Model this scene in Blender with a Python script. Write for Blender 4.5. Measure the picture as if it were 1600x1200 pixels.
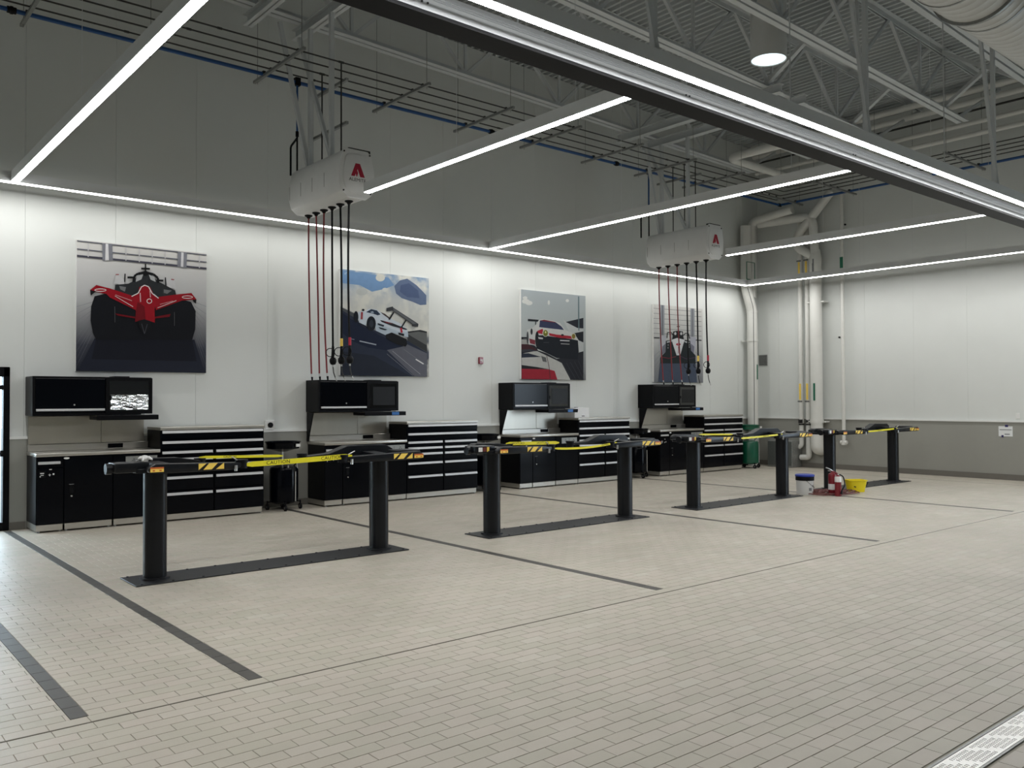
import bpy, bmesh, math, random
from mathutils import Vector, Matrix
random.seed(7)
for o in list(bpy.data.objects): bpy.data.objects.remove(o)
scene = bpy.context.scene
COL = scene.collection
R = math.radians

# ---------------------------------------------------------------- camera
F, YAW, PITCH, ROLL, EYE = 1340.98, R(40.046), R(1.0638), R(-0.2024), 1.70
_f = Vector((math.sin(YAW)*math.cos(PITCH), math.cos(YAW)*math.cos(PITCH), math.sin(PITCH)))
_r = Vector((math.cos(YAW), -math.sin(YAW), 0)); _u = _r.cross(_f)
RT = _r*math.cos(ROLL)+_u*math.sin(ROLL); UP = _u*math.cos(ROLL)-_r*math.sin(ROLL)
def px(x, y, ax, val):
    """photo pixel -> point on the plane (axis ax = val) of the place"""
    d = RT*((x-800)/F) - UP*((y-600)/F) + _f
    o = Vector((0, 0, EYE)); return o + d*((val-o[ax])/d[ax])
cd = bpy.data.cameras.new('camera'); cam = bpy.data.objects.new('camera', cd); COL.objects.link(cam)
cd.sensor_width = 36; cd.lens = F/1600*36; cd.clip_start = 0.05; cd.clip_end = 200
M = Matrix((RT, UP, -_f)).transposed().to_4x4(); M.translation = (0, 0, EYE); cam.matrix_world = M
scene.camera = cam

# ---------------------------------------------------------------- world, exposure
LED_POWER = 44.0; BAY_LED_POWER = 33.0; WALL_LED_POWER = 16.0; END_LED_POWER = 34.0
world = bpy.data.worlds.new('overcast_sky'); scene.world = world; world.use_nodes = True
bg = world.node_tree.nodes['Background']; bg.inputs[0].default_value = (0.72, 0.86, 1.0, 1); bg.inputs[1].default_value = 7.5
vs = scene.view_settings
vs.view_transform = 'Standard'; vs.look = 'None'; vs.gamma = 1.0; vs.use_curve_mapping = False; vs.exposure = 0.4

# ---------------------------------------------------------------- materials
def lin(c):
    return tuple(((v/255)/12.92 if v/255 <= 0.04045 else ((v/255+0.055)/1.055)**2.4) for v in c)
MATS = {}
def mat(name, rgb, rough=0.5, metal=0.0, var=0.06, scale=6.0, bump=0.0, bscale=60.0, spec=0.5, stretch=None, coat=0.0, emit=0.0, mottle=None):
    m = bpy.data.materials.new(name); m.use_nodes = True; nt = m.node_tree; b = nt.nodes['Principled BSDF']
    c = lin(rgb)
    tc = nt.nodes.new('ShaderNodeTexCoord'); mp = nt.nodes.new('ShaderNodeMapping')
    if stretch: mp.inputs['Scale'].default_value = stretch
    nt.links.new(tc.outputs['Object'], mp.inputs[0])
    nz = nt.nodes.new('ShaderNodeTexNoise'); nz.inputs['Scale'].default_value = scale; nz.inputs['Detail'].default_value = 4
    nt.links.new(mp.outputs[0], nz.inputs['Vector'])
    rp = nt.nodes.new('ShaderNodeValToRGB')
    e = rp.color_ramp.elements
    e[0].position, e[1].position = 0.25, 0.75
    e[0].color = (*[max(0, v*(1-var)) for v in c], 1); e[1].color = (*[min(1, v*(1+var)) for v in c], 1)
    nt.links.new(nz.outputs['Fac'], rp.inputs[0]); nt.links.new(rp.outputs[0], b.inputs['Base Color'])
    b.inputs['Roughness'].default_value = rough; b.inputs['Metallic'].default_value = metal
    b.inputs['Specular IOR Level'].default_value = spec
    if coat: b.inputs['Coat Weight'].default_value = coat; b.inputs['Coat Roughness'].default_value = 0.08
    if bump:
        n2 = nt.nodes.new('ShaderNodeTexNoise'); n2.inputs['Scale'].default_value = bscale; n2.inputs['Detail'].default_value = 3
        nt.links.new(mp.outputs[0], n2.inputs['Vector'])
        bp = nt.nodes.new('ShaderNodeBump'); bp.inputs['Strength'].default_value = bump; bp.inputs['Distance'].default_value = 0.004
        nt.links.new(n2.outputs['Fac'], bp.inputs['Height']); nt.links.new(bp.outputs[0], b.inputs['Normal'])
    if emit:
        nt.links.new(rp.outputs[0], b.inputs['Emission Color']); b.inputs['Emission Strength'].default_value = emit
    MATS[name] = m; return m
mat('wall_white', (214, 217, 214), 0.6, var=0.02, scale=1.5, bump=0.05, bscale=120)
mat('seam_grey', (150, 151, 149), 0.7)
mat('wainscot_grey', (148, 148, 141), 0.55, var=0.03, scale=2, bump=0.05, bscale=90)
mat('cap_white', (226, 227, 224), 0.45, var=0.02)
mat('base_grey', (108, 105, 98), 0.6, var=0.04)
mat('deck_paint', (178, 183, 184), 0.7, var=0.05, scale=0.7)
mat('steel_paint', (197, 201, 202), 0.6, var=0.05, scale=3)
mat('grout', (160, 155, 141), 0.75, var=0.1, scale=3)
mat('dark_tile', (70, 68, 64), 0.5, var=0.12, scale=8, bump=0.05)
mat('black_gloss', (4, 6, 12), 0.16, var=0.1, scale=2, spec=0.12)
mat('side_grey', (74, 73, 70), 0.4, var=0.05)
mat('black_side', (34, 34, 34), 0.4, var=0.06, spec=0.3)
mat('black_satin', (6, 7, 11), 0.4, var=0.1, scale=5, spec=0.14)
mat('black_rubber', (9, 10, 14), 0.5, var=0.15, scale=20, spec=0.18)
mat('lift_black', (13, 16, 21), 0.34, var=0.12, scale=5, bump=0.05, bscale=200, spec=0.32)
mat('plate_black', (26, 27, 30), 0.45, var=0.2, scale=7, bump=0.1, bscale=160)
mat('aluminium', (208, 208, 208), 0.38, metal=0.85, var=0.05, scale=5, stretch=(1, 30, 30))
mat('rail_alu', (205, 208, 210), 0.35, metal=0.5, var=0.05, scale=5, stretch=(1, 30, 30))
mat('handle_alu', (205, 206, 207), 0.42, metal=0.35, var=0.03, scale=9)
mat('stainless', (186, 182, 172), 0.3, metal=0.8, var=0.04, scale=3.2, stretch=(1.6, 1, 0.12))
mat('bench_steel', (186, 183, 176), 0.3, metal=0.75, var=0.05, scale=4, stretch=(1, 6, 6))
mat('kick_stainless', (192, 189, 181), 0.3, metal=0.75, var=0.04, scale=5, stretch=(1, 1, 9))
mat('galvanised', (150, 152, 150), 0.45, metal=0.6, var=0.15, scale=30)
mat('bright_steel', (198, 198, 196), 0.32, metal=0.85, var=0.06)
mat('reel_white', (222, 223, 222), 0.42, var=0.03)
mat('cap_gloss_white', (246, 247, 247), 0.35, var=0.01)
mat('reel_bottom', (222, 220, 214), 0.4, var=0.03)
mat('fixture_grey', (218, 221, 222), 0.5, var=0.02)
mat('iron_pipe', (58, 58, 57), 0.5, metal=0.5, var=0.15, scale=20)
mat('blue_pipe', (22, 72, 128), 0.35, var=0.06)
mat('pvc_white', (218, 218, 213), 0.4, var=0.03)
mat('duct_white', (205, 206, 203), 0.4, var=0.03)
mat('red_hose', (128, 26, 34), 0.5, var=0.1)
mat('red_paint', (124, 16, 32), 0.35, var=0.06, coat=0.3)
mat('red_print', (166, 22, 52), 0.5, var=0.03)
mat('black_print', (14, 14, 16), 0.5)
mat('white_print', (228, 228, 226), 0.5, var=0.02)
mat('grey_print', (120, 122, 124), 0.5)
mat('yellow_print', (248, 212, 96), 0.5, var=0.05)
mat('panel_grey', (84, 88, 86), 0.45)
mat('joint_dark', (104, 99, 88), 0.7)
mat('brown_print', (104, 44, 40), 0.5)
mat('orange_print', (206, 100, 42), 0.5, var=0.05)
mat('tape_yellow', (236, 226, 44), 0.45, var=0.05, scale=12)
mat('green_paint', (8, 84, 60), 0.3, var=0.08, coat=0.2)
mat('green_label', (24, 104, 78), 0.5)
mat('blue_lid', (30, 56, 158), 0.4, var=0.06)
mat('bucket_white', (222, 223, 222), 0.4, var=0.03)
mat('bucket_yellow', (236, 214, 14), 0.38, var=0.03)
mat('cardboard_white', (236, 237, 238), 0.6, var=0.03)
mat('tray_blue', (48, 108, 176), 0.4)
mat('cord_brown', (110, 62, 58), 0.5, var=0.3, scale=25)
mat('film_silver', (235, 240, 244), 0.12, metal=0.85, var=0.02, scale=14, bump=1.0, bscale=7, stretch=(1, 1, 2.2))
mat('screen_dark', (20, 21, 24), 0.4, spec=0.3)
mat('glass_dark', (10, 11, 14), 0.06, coat=0.5)
mat('exit_paper', (224, 226, 226), 0.6, var=0.01)
mat('blue_tape', (40, 36, 96), 0.5)
mat('wheel_grey', (92, 92, 92), 0.5)
mat('rag_white', (226, 226, 224), 0.7, var=0.03)
mat('asphalt', (120, 120, 118), 0.9, var=0.1)
def emission(name, rgb, s, spots=False):
    m = bpy.data.materials.new(name); m.use_nodes = True; nt = m.node_tree; nt.nodes.clear()
    o = nt.nodes.new('ShaderNodeOutputMaterial'); e = nt.nodes.new('ShaderNodeEmission')
    e.inputs[0].default_value = (*rgb, 1); e.inputs[1].default_value = s
    if spots:
        tc = nt.nodes.new('ShaderNodeTexCoord'); nz = nt.nodes.new('ShaderNodeTexNoise'); nz.inputs['Scale'].default_value = 9
        rp = nt.nodes.new('ShaderNodeValToRGB'); rp.color_ramp.elements[0].position = 0.36; rp.color_ramp.elements[1].position = 0.5
        rp.color_ramp.elements[0].color = (0.2, 0.35, 0.55, 1); rp.color_ramp.elements[1].color = (*rgb, 1)
        nt.links.new(tc.outputs['Object'], nz.inputs['Vector']); nt.links.new(nz.outputs['Fac'], rp.inputs[0]); nt.links.new(rp.outputs[0], e.inputs[0])
    nt.links.new(e.outputs[0], o.inputs[0]); MATS[name] = m
MATS['film_silver'].node_tree.nodes['Bump'].inputs['Distance'].default_value = 0.12
emission('led_diffuser', (1.0, 0.995, 0.98), LED_POWER); emission('wall_led_diffuser', (1.0, 0.99, 0.96), WALL_LED_POWER); emission('bay_led_diffuser', (1.0, 0.995, 0.98), BAY_LED_POWER); emission('end_led_diffuser', (1.0, 0.99, 0.97), END_LED_POWER)
emission('daylight_diffuser', (0.75, 0.95, 1.0), 1.25)
def glass(name):
    m = bpy.data.materials.new(name); m.use_nodes = True; b = m.node_tree.nodes['Principled BSDF']
    b.inputs['Transmission Weight'].default_value = 1; b.inputs['Roughness'].default_value = 0; b.inputs['IOR'].default_value = 1.02
    b.inputs['Base Color'].default_value = (0.9, 0.96, 0.96, 1); MATS[name] = m
glass('clear_glass')
def tile_material():
    m = bpy.data.materials.new('quarry_tile'); m.use_nodes = True; nt = m.node_tree; b = nt.nodes['Principled BSDF']; N = nt.nodes.new; L = nt.links.new
    geo = N('ShaderNodeNewGeometry'); at = N('ShaderNodeAttribute'); at.attribute_name = 'tone'
    r1 = N('ShaderNodeValToRGB'); e = r1.color_ramp.elements
    e[0].color = (*lin((184, 179, 164)), 1); e[1].color = (*lin((193, 188, 175)), 1)
    x = r1.color_ramp.elements.new(0.9); x.color = (*lin((192, 183, 171)), 1)
    L(at.outputs['Fac'], r1.inputs[0])
    n1 = N('ShaderNodeTexNoise'); n1.inputs['Scale'].default_value = 0.9; n1.inputs['Detail'].default_value = 6; n1.inputs['Roughness'].default_value = 0.65
    L(geo.outputs['Position'], n1.inputs['Vector'])
    r2 = N('ShaderNodeValToRGB'); r2.color_ramp.elements[0].position = 0.3; r2.color_ramp.elements[1].position = 0.65
    r2.color_ramp.elements[0].color = (0.82, 0.82, 0.82, 1); r2.color_ramp.elements[1].color = (1, 1, 1, 1)
    L(n1.outputs['Fac'], r2.inputs[0])
    mx = N('ShaderNodeMix'); mx.data_type = 'RGBA'; mx.blend_type = 'MULTIPLY'; mx.inputs[0].default_value = 0.75
    L(r1.outputs[0], mx.inputs[6]); L(r2.outputs[0], mx.inputs[7]); L(mx.outputs[2], b.inputs['Base Color'])
    n2 = N('ShaderNodeTexNoise'); n2.inputs['Scale'].default_value = 1.7; n2.inputs['Detail'].default_value = 5; L(geo.outputs['Position'], n2.inputs['Vector'])
    mr = N('ShaderNodeMapRange'); mr.inputs[3].default_value = 0.34; mr.inputs[4].default_value = 0.52; L(n2.outputs['Fac'], mr.inputs[0]); L(mr.outputs[0], b.inputs['Roughness'])
    n3 = N('ShaderNodeTexNoise'); n3.inputs['Scale'].default_value = 90; L(geo.outputs['Position'], n3.inputs['Vector'])
    bp = N('ShaderNodeBump'); bp.inputs['Strength'].default_value = 0.12; bp.inputs['Distance'].default_value = 0.003; L(n3.outputs['Fac'], bp.inputs['Height']); L(bp.outputs[0], b.inputs['Normal'])
    b.inputs['Specular IOR Level'].default_value = 0.4
    MATS['quarry_tile'] = m
tile_material()
def gradient_print(name, stops, z0, z1, clouds=None):
    """flat printed picture: vertical gradient between z0 and z1 (poster space) with optional clouds"""
    m = bpy.data.materials.new(name); m.use_nodes = True; nt = m.node_tree; b = nt.nodes['Principled BSDF']; N = nt.nodes.new; L = nt.links.new
    tc = N('ShaderNodeTexCoord'); sp = N('ShaderNodeSeparateXYZ'); L(tc.outputs['Object'], sp.inputs[0])
    mr = N('ShaderNodeMapRange'); mr.inputs[1].default_value = z0; mr.inputs[2].default_value = z1; L(sp.outputs[2], mr.inputs[0])
    rp = N('ShaderNodeValToRGB'); L(mr.outputs[0], rp.inputs[0]); els = rp.color_ramp.elements
    while len(els) < len(stops): els.new(0.5)
    for i, (p, c) in enumerate(stops): els[i].position = p; els[i].color = (*lin(c), 1)
    out = rp.outputs[0]
    if clouds:
        nz = N('ShaderNodeTexNoise'); nz.inputs['Scale'].default_value = clouds[0]; nz.inputs['Detail'].default_value = 6; L(tc.outputs['Object'], nz.inputs['Vector'])
        r2 = N('ShaderNodeValToRGB'); r2.color_ramp.elements[0].position = clouds[2]; r2.color_ramp.elements[1].position = clouds[3]
        r2.color_ramp.elements[0].color = (0, 0, 0, 1); r2.color_ramp.elements[1].color = (1, 1, 1, 1); L(nz.outputs['Fac'], r2.inputs[0])
        mx = N('ShaderNodeMix'); mx.data_type = 'RGBA'; L(r2.outputs[0], mx.inputs[0]); L(out, mx.inputs[6]); mx.inputs[7].default_value = (*lin(clouds[1]), 1); out = mx.outputs[2]
    L(out, b.inputs['Base Color']); b.inputs['Roughness'].default_value = 0.5; b.inputs['Specular IOR Level'].default_value = 0.2; MATS[name] = m

# ---------------------------------------------------------------- mesh helpers (all coordinates are world metres)
WL = {}
class MB:
    def __init__(s): s.v = []; s.f = []; s.m = []
    def add(s, vs, fs, m=0):
        n = len(s.v); s.v += [tuple(v) for v in vs]; s.f += [tuple(i+n for i in f) for f in fs]; s.m += [m]*len(fs); return s
    def box(s, x0, y0, z0, x1, y1, z1, m=0):
        if x0 > x1: x0, x1 = x1, x0
        if y0 > y1: y0, y1 = y1, y0
        if z0 > z1: z0, z1 = z1, z0
        return s.add([(x0,y0,z0),(x1,y0,z0),(x1,y1,z0),(x0,y1,z0),(x0,y0,z1),(x1,y0,z1),(x1,y1,z1),(x0,y1,z1)],
                     [(3,2,1,0),(4,5,6,7),(0,1,5,4),(1,2,6,5),(2,3,7,6),(3,0,4,7)], m)
    def beam(s, a, b, w, h, m=0, up=(0,0,1)):
        a, b = Vector(a), Vector(b); d = (b-a).normalized(); up = Vector(up)
        if abs(d.dot(up)) > 0.98: up = Vector((0,1,0))
        r = d.cross(up).normalized()*(w/2); u = r.cross(d).normalized()*(h/2)
        return s.add([a-r-u,a+r-u,a+r+u,a-r+u,b-r-u,b+r-u,b+r+u,b-r+u],[(3,2,1,0),(4,5,6,7),(0,1,5,4),(1,2,6,5),(2,3,7,6),(3,0,4,7)], m)
    def cyl(s, a, b, r, r2=None, n=16, m=0, cap=True):
        a, b = Vector(a), Vector(b); r2 = r if r2 is None else r2; d = (b-a).normalized()
        t = Vector((0,0,1)) if abs(d.z) < 0.9 else Vector((1,0,0)); e = d.cross(t).normalized(); g = d.cross(e)
        vs = []
        for k in range(n):
            q = 2*math.pi*k/n; o = e*math.cos(q)+g*math.sin(q); vs += [a+o*r, b+o*r2]
        fs = [(2*k, 2*((k+1)%n), 2*((k+1)%n)+1, 2*k+1) for k in range(n)]
        if cap: fs += [tuple(2*k for k in reversed(range(n))), tuple(2*k+1 for k in range(n))]
        return s.add(vs, [tuple(reversed(f)) for f in fs], m)
    def tube(s, pts, r, n=8, m=0, cap=True):
        pts = [Vector(p) for p in pts]; L = len(pts); vs = []; fs = []; e = None
        for i, p in enumerate(pts):
            d = (pts[min(i+1,L-1)]-pts[max(i-1,0)]).normalized()
            if e is None:
                t = Vector((0,0,1)) if abs(d.z) < 0.9 else Vector((1,0,0)); e = d.cross(t).normalized()
            else: e = (e - d*e.dot(d)).normalized()
            g = d.cross(e); rr = r[i] if isinstance(r, (list, tuple)) else r
            for k in range(n):
                q = 2*math.pi*k/n; vs.append(p+(e*math.cos(q)+g*math.sin(q))*rr)
        for i in range(L-1):
            for k in range(n): fs.append((i*n+k, i*n+(k+1)%n, (i+1)*n+(k+1)%n, (i+1)*n+k))
        if cap: fs += [tuple(reversed(range(n))), tuple(range((L-1)*n, L*n))]
        return s.add(vs, fs, m)
    def lathe(s, prof, c=(0,0), n=24, m=0):
        vs = []; fs = []; L = len(prof)
        for r, z in prof:
            for k in range(n):
                q = 2*math.pi*k/n; vs.append((c[0]+r*math.cos(q), c[1]+r*math.sin(q), z))
        for i in range(L-1):
            for k in range(n): fs.append((i*n+k, i*n+(k+1)%n, (i+1)*n+(k+1)%n, (i+1)*n+k))
        return s.add(vs, fs, m)
    def prism(s, poly, ax, lo, hi, m=0):
        """poly in the two other axes (x: (y,z), y: (x,z), z: (x,y)) extruded lo..hi along ax"""
        n = len(poly)
        def P(a, b, t): return [(t,a,b),(a,t,b),(a,b,t)][ax]
        vs = [P(a,b,lo) for a,b in poly]+[P(a,b,hi) for a,b in poly]
        area = sum(poly[i][0]*poly[(i+1)%n][1]-poly[(i+1)%n][0]*poly[i][1] for i in range(n))
        fl = (area > 0) ^ (ax == 1)
        fs = [tuple(reversed(range(n))), tuple(range(n,2*n))]+[(i,(i+1)%n,n+(i+1)%n,n+i) for i in range(n)]
        if not fl: fs = [tuple(reversed(f)) for f in fs]
        return s.add(vs, fs, m)
    def build(s, name, mats, parent=None, bevel=0.0, seg=1, smooth=True, kind=None, label=None):
        og = Vector(WL.get(parent.name, (0,0,0))) if parent else Vector((0,0,0))
        me = bpy.data.meshes.new(name)
        me.from_pydata([Vector(v)-og for v in s.v], [], s.f)
        mats = mats if isinstance(mats, (list, tuple)) else [mats]
        for k in mats: me.materials.append(MATS[k])
        me.polygons.foreach_set('material_index', s.m)
        if bevel:
            bm = bmesh.new(); bm.from_mesh(me)
            ed = [e for e in bm.edges if len(e.link_faces) == 2 and e.calc_face_angle(0) > R(30)]
            bmesh.ops.bevel(bm, geom=ed, offset=bevel, segments=seg, affect='EDGES', profile=0.5, clamp_overlap=True)
            bm.to_mesh(me); bm.free()
        if smooth:
            me.polygons.foreach_set('use_smooth', [True]*len(me.polygons)); me.set_sharp_from_angle(angle=R(35))
        me.update()
        o = bpy.data.objects.new(name, me); COL.objects.link(o)
        if parent: o.parent = parent; WL[o.name] = tuple(og)
        if kind: o['kind'] = kind
        if label: o['label'] = label
        return o
def thing(name, label, cat, loc, group=None):
    o = bpy.data.objects.new(name, None); COL.objects.link(o); o.location = loc; o.empty_display_size = 0.1
    o['label'] = label; o['category'] = cat; WL[o.name] = tuple(loc)
    if group: o['group'] = group
    return o
def tag(o, label, cat, group=None):
    o['label'] = label; o['category'] = cat
    if group: o['group'] = group
    return o
def struct(o): o['kind'] = 'structure'; return o
def copy_tree(o, parent=None):
    c = o.copy(); COL.objects.link(c); c.parent = parent
    for ch in list(o.children): copy_tree(ch, c)
    return c
def text_poly(body, size, to_world, m=0, mb=None):
    """lettering as flat faces; to_world maps text plane (u, v) to a world point"""
    cu = bpy.data.curves.new('t', 'FONT'); cu.body = body; cu.size = size; cu.align_x = 'CENTER'; cu.align_y = 'CENTER'; cu.resolution_u = 2
    ob = bpy.data.objects.new('t', cu); COL.objects.link(ob); bpy.context.view_layer.update()
    me = ob.evaluated_get(bpy.context.evaluated_depsgraph_get()).to_mesh()
    mb = mb or MB()
    mb.add([to_world(v.co.x, v.co.y) for v in me.vertices], [tuple(p.vertices) for p in me.polygons], m)
    bpy.data.objects.remove(ob); bpy.data.curves.remove(cu); return mb
def arc(c, a0, a1, r, e, g, n=6):
    c, e, g = Vector(c), Vector(e), Vector(g)
    return [c+(e*math.cos(a0+(a1-a0)*k/n)+g*math.sin(a0+(a1-a0)*k/n))*r for k in range(n+1)]
def rounded(pts, r, n=5):
    """polyline with rounded corners"""
    P = [Vector(p) for p in pts]; out = [P[0]]
    for i in range(1, len(P)-1):
        a, b, c = P[i-1], P[i], P[i+1]; da, dc = (a-b), (c-b); t = min(r, da.length*0.49, dc.length*0.49)
        p, q = b+da.normalized()*t, b+dc.normalized()*t
        for k in range(n+1):
            s = k/n; out.append(p*(1-s)**2 + b*2*s*(1-s) + q*s*s)
    out.append(P[-1]); return out
def rrect(x0, y0, x1, y1, r, n=4):
    o = []
    for cx, cy, a in ((x1-r,y1-r,0),(x0+r,y1-r,90),(x0+r,y0+r,180),(x1-r,y0+r,270)):
        for k in range(n+1): q = R(a+90*k/n); o.append((cx+r*math.cos(q), cy+r*math.sin(q)))
    return o

# ================================================================= ROOM SHELL
D, XR, XL, YF = 13.05, 19.4, -6.0, -8.0
def ZT(x): return 8.47-0.028*(x-10.5)          # underside of the sloping roof deck
STRIPES = [(1.16,1.25),(2.15,2.24),(5.92,6.02),(9.90,10.0),(14.03,14.13)]
SY0, SY1 = 5.06, 12.92
JOINT = 4.952
T0,T1,TX0,TX1 = 1.6665,1.8115,1.0,19.0        # trench under the drain grating
floor = struct(MB().box(XL-.3,YF-.3,-.2,XR+.3,T0,-.0035).box(XL-.3,T1,-.2,XR+.3,D+.3,-.0035).box(XL-.3,T0,-.2,TX0,T1,-.0035).box(TX1,T0,-.2,XR+.3,T1,-.0035).box(TX0,T0,-.2,TX1,T1,-.17).build('floor','grout',smooth=False))
struct(MB().box(-60,-60,-.5,80,70,-.21).build('ground','asphalt',smooth=False))
def tile_geo(mb, x0,x1,y0,y1,tone=None,z=0.0):
    g=.0010; b=.0015
    mb.add([(x0+g,y0+g,-.0034),(x1-g,y0+g,-.0034),(x1-g,y1-g,-.0034),(x0+g,y1-g,-.0034),
            (x0+g+b,y0+g+b,z),(x1-g-b,y0+g+b,z),(x1-g-b,y1-g-b,z),(x0+g+b,y1-g-b,z)],
           [(4,5,6,7),(0,1,5,4),(1,2,6,5),(2,3,7,6),(3,0,4,7)])
def proj(p):
    d=Vector(p)-Vector((0,0,EYE)); w=d.dot(_f)
    return (800+F*d.dot(RT)/w, 600-F*d.dot(UP)/w, w) if w>.2 else (-9e9,0,w)
cells=[]
rows=[(1.84+.1*k, 1.94+.1*k) for k in range(31)]+[(1.04+.1*k,1.14+.1*k) for k in range(6)]+[(JOINT+.004+.1*k, JOINT+.104+.1*k) for k in range(80)]
for y0,y1 in rows:
    par = round((y0-3.84)/.1) % 2
    if y0 > JOINT: par = round((y0-JOINT)/.1) % 2
    xs = 2.04+.1*par-.2*15 + random.uniform(-.006,.006)
    y1=min(y1,D-.02)
    for k in range(103):
        a=xs+.2*k; b=a+.2
        if b>XR-.02: b=XR-.02
        if b-a<.02: continue
        segs=[(a,b)]
        if SY0 < (y0+y1)/2 < SY1:
            for s0,s1 in STRIPES:
                nn=[]
                for p,q in segs:
                    if q<=s0 or p>=s1: nn.append((p,q)); continue
                    if s0-p>.012: nn.append((p,s0))
                    if q-s1>.012: nn.append((s1,q))
                segs=nn
        for p,q in segs: cells.append((p,q,y0,y1))
def area(c):
    x,y,w=proj(((c[0]+c[1])/2,(c[2]+c[3])/2,0))
    if not(-15<x<1615 and 0<y<1215): return 0
    return (c[1]-c[0])*(c[3]-c[2])/w**3
full=sorted([c for c in cells if abs(c[1]-c[0]-.2)<.002 and abs(c[3]-c[2]-.1)<.002], key=area, reverse=True)[:300]
fs=set(full)
def set_tone(me, tones):
    at=me.attributes.new('tone','FLOAT','FACE'); at.data.foreach_set('value', tones)
variants=[]
for k in range(8):
    mb=MB(); tile_geo(mb,-.1,.1,-.05,.05)
    me=bpy.data.meshes.new('tile'); me.from_pydata(mb.v,[],mb.f); me.materials.append(MATS['quarry_tile']); set_tone(me,[k/8+.06]*5); variants.append(me)
for c in full:
    o=bpy.data.objects.new('tile', random.choice(variants)); COL.objects.link(o); o.parent=floor
    o.location=((c[0]+c[1])/2,(c[2]+c[3])/2,random.uniform(-.0006,.0004))
mb=MB(); tn=[]
for c in cells:
    if c in fs: continue
    tile_geo(mb,*c,z=random.uniform(-.0006,.0004)); tn+=[random.random()]*5
o=mb.build('far_tiles','quarry_tile',floor,smooth=False,kind='stuff'); set_tone(o.data,tn)
for s0,s1 in STRIPES:
    mb=MB(); y=SY0
    while y<SY1-.02: tile_geo(mb,s0,s1,y,min(y+.2,SY1)); y+=.2
    mb.build('dark_tile_strip','dark_tile',floor,smooth=False,kind='stuff',label='strip of dark grey tiles marking a bay')
MB().box(XL,JOINT-.003,-.003,XR-.05,JOINT+.0035,-.0008).build('expansion_joint','joint_dark',floor,smooth=False)
jx=px(1450,749,2,0).x
MB().box(jx-.012,1.9,.0,jx+.012,D-.05,.0012).build('expansion_joint','base_grey',floor,smooth=False)
# trench drain along the drive aisle
dr=thing('trench_drain','slotted steel trench drain grating set into the tiled floor','drain',(4.6,1.74,0))
MB().box(1,1.655,-.003,TX1,1.666,.002).box(1,1.812,-.003,TX1,1.825,.002).build('frame','galvanised',dr)
for k in range(18):
    a=1.0+k; x0,x1,y0,y1,zt,zb=a+.003,a+.997,1.669,1.809,.0012,-.008
    if not 2.9<a<8:
        MB().box(x0,y0,zb,x1,y1,zt).build('grate','bright_steel',dr,smooth=False); continue
    xs=[x0]+[v for q in range(52) for v in (a+.02+q*.0185,a+.0275+q*.0185)]+[x1]
    ys=[y0]+[v for q in range(5) for v in (1.681+q*.0245,1.700+q*.0245)]+[y1]
    g=MB()
    for u in range(len(xs)-1):
        for v in range(len(ys)-1):
            p,q,r,t=xs[u],xs[u+1],ys[v],ys[v+1]
            if u%2 and v%2 and (p+(r-1.68)*1.1)%.235>=.05:     # an open slot: only its four side walls
                g.add([(p,r,zt),(q,r,zt),(q,t,zt),(p,t,zt),(p,r,zb),(q,r,zb),(q,t,zb),(p,t,zb)],[(0,1,5,4),(1,2,6,5),(2,3,7,6),(3,0,4,7)])
            else: g.add([(p,r,zt),(q,r,zt),(q,t,zt),(p,t,zt)],[(0,1,2,3)])
    g.add([(x0,y0,zt),(x1,y0,zt),(x1,y1,zt),(x0,y1,zt),(x0,y0,zb),(x1,y0,zb),(x1,y1,zb),(x0,y1,zb)],[(0,1,5,4),(1,2,6,5),(2,3,7,6),(3,0,4,7)])
    g.build('grate','bright_steel',dr,smooth=False)

DX0, DX1, DZ = 0.32, 2.225, 2.16               # glazed door in the back wall
GY0, GY1, GZ = -0.1, 3.55, 3.75                # drive-through door in the end wall
def xz(x0,x1,z0,top=None): return [(x0,z0),(x1,z0),(x1,ZT(x1) if top is None else top),(x0,ZT(x0) if top is None else top)]
# back wall
mb=MB(); mb.prism(xz(XL-.3,DX0,0),1,13.12,13.3); mb.prism(xz(DX0,DX1,DZ),1,13.12,13.3); mb.prism(xz(DX1,XR+.3,0),1,13.12,13.3)
wall_back=struct(mb.build('wall_back','seam_grey',smooth=False))
edges=[3.55+1.15*k for k in range(-9,15)]
edges=[XL]+[e for e in edges if XL+.2<e<XR-.2]+[XR]
for a,b in zip(edges,edges[1:]):
    a+=.0012; b-=.0012
    if b<=DX0 or a>=DX1: pcs=[xz(a,b,1.2)]
    else:
        pcs=[xz(a,b,DZ)]
        if a<DX0: pcs.append(xz(a,DX0,1.2,DZ))
        if b>DX1: pcs.append(xz(DX1,b,1.2,DZ))
    for p in pcs: MB().prism(p,1,D,13.13).build('panel','wall_white',wall_back,smooth=False)
for a,b in ((XL,DX0),(DX1,XR)):
    MB().box(a,D-.03,0,b,13.13,1.2).build('wainscot','wainscot_grey',wall_back,smooth=False)
    MB().box(a,D-.048,1.2,b,13.13,1.232).build('cap_strip','cap_white',wall_back,smooth=False)
struct(MB().box(DX1+.01,D-.042,0,2.42,D-.03,.1).box(5.55,D-.042,0,XR-.03,D-.03,.1).build('baseboard_back','base_grey',smooth=False))
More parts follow.
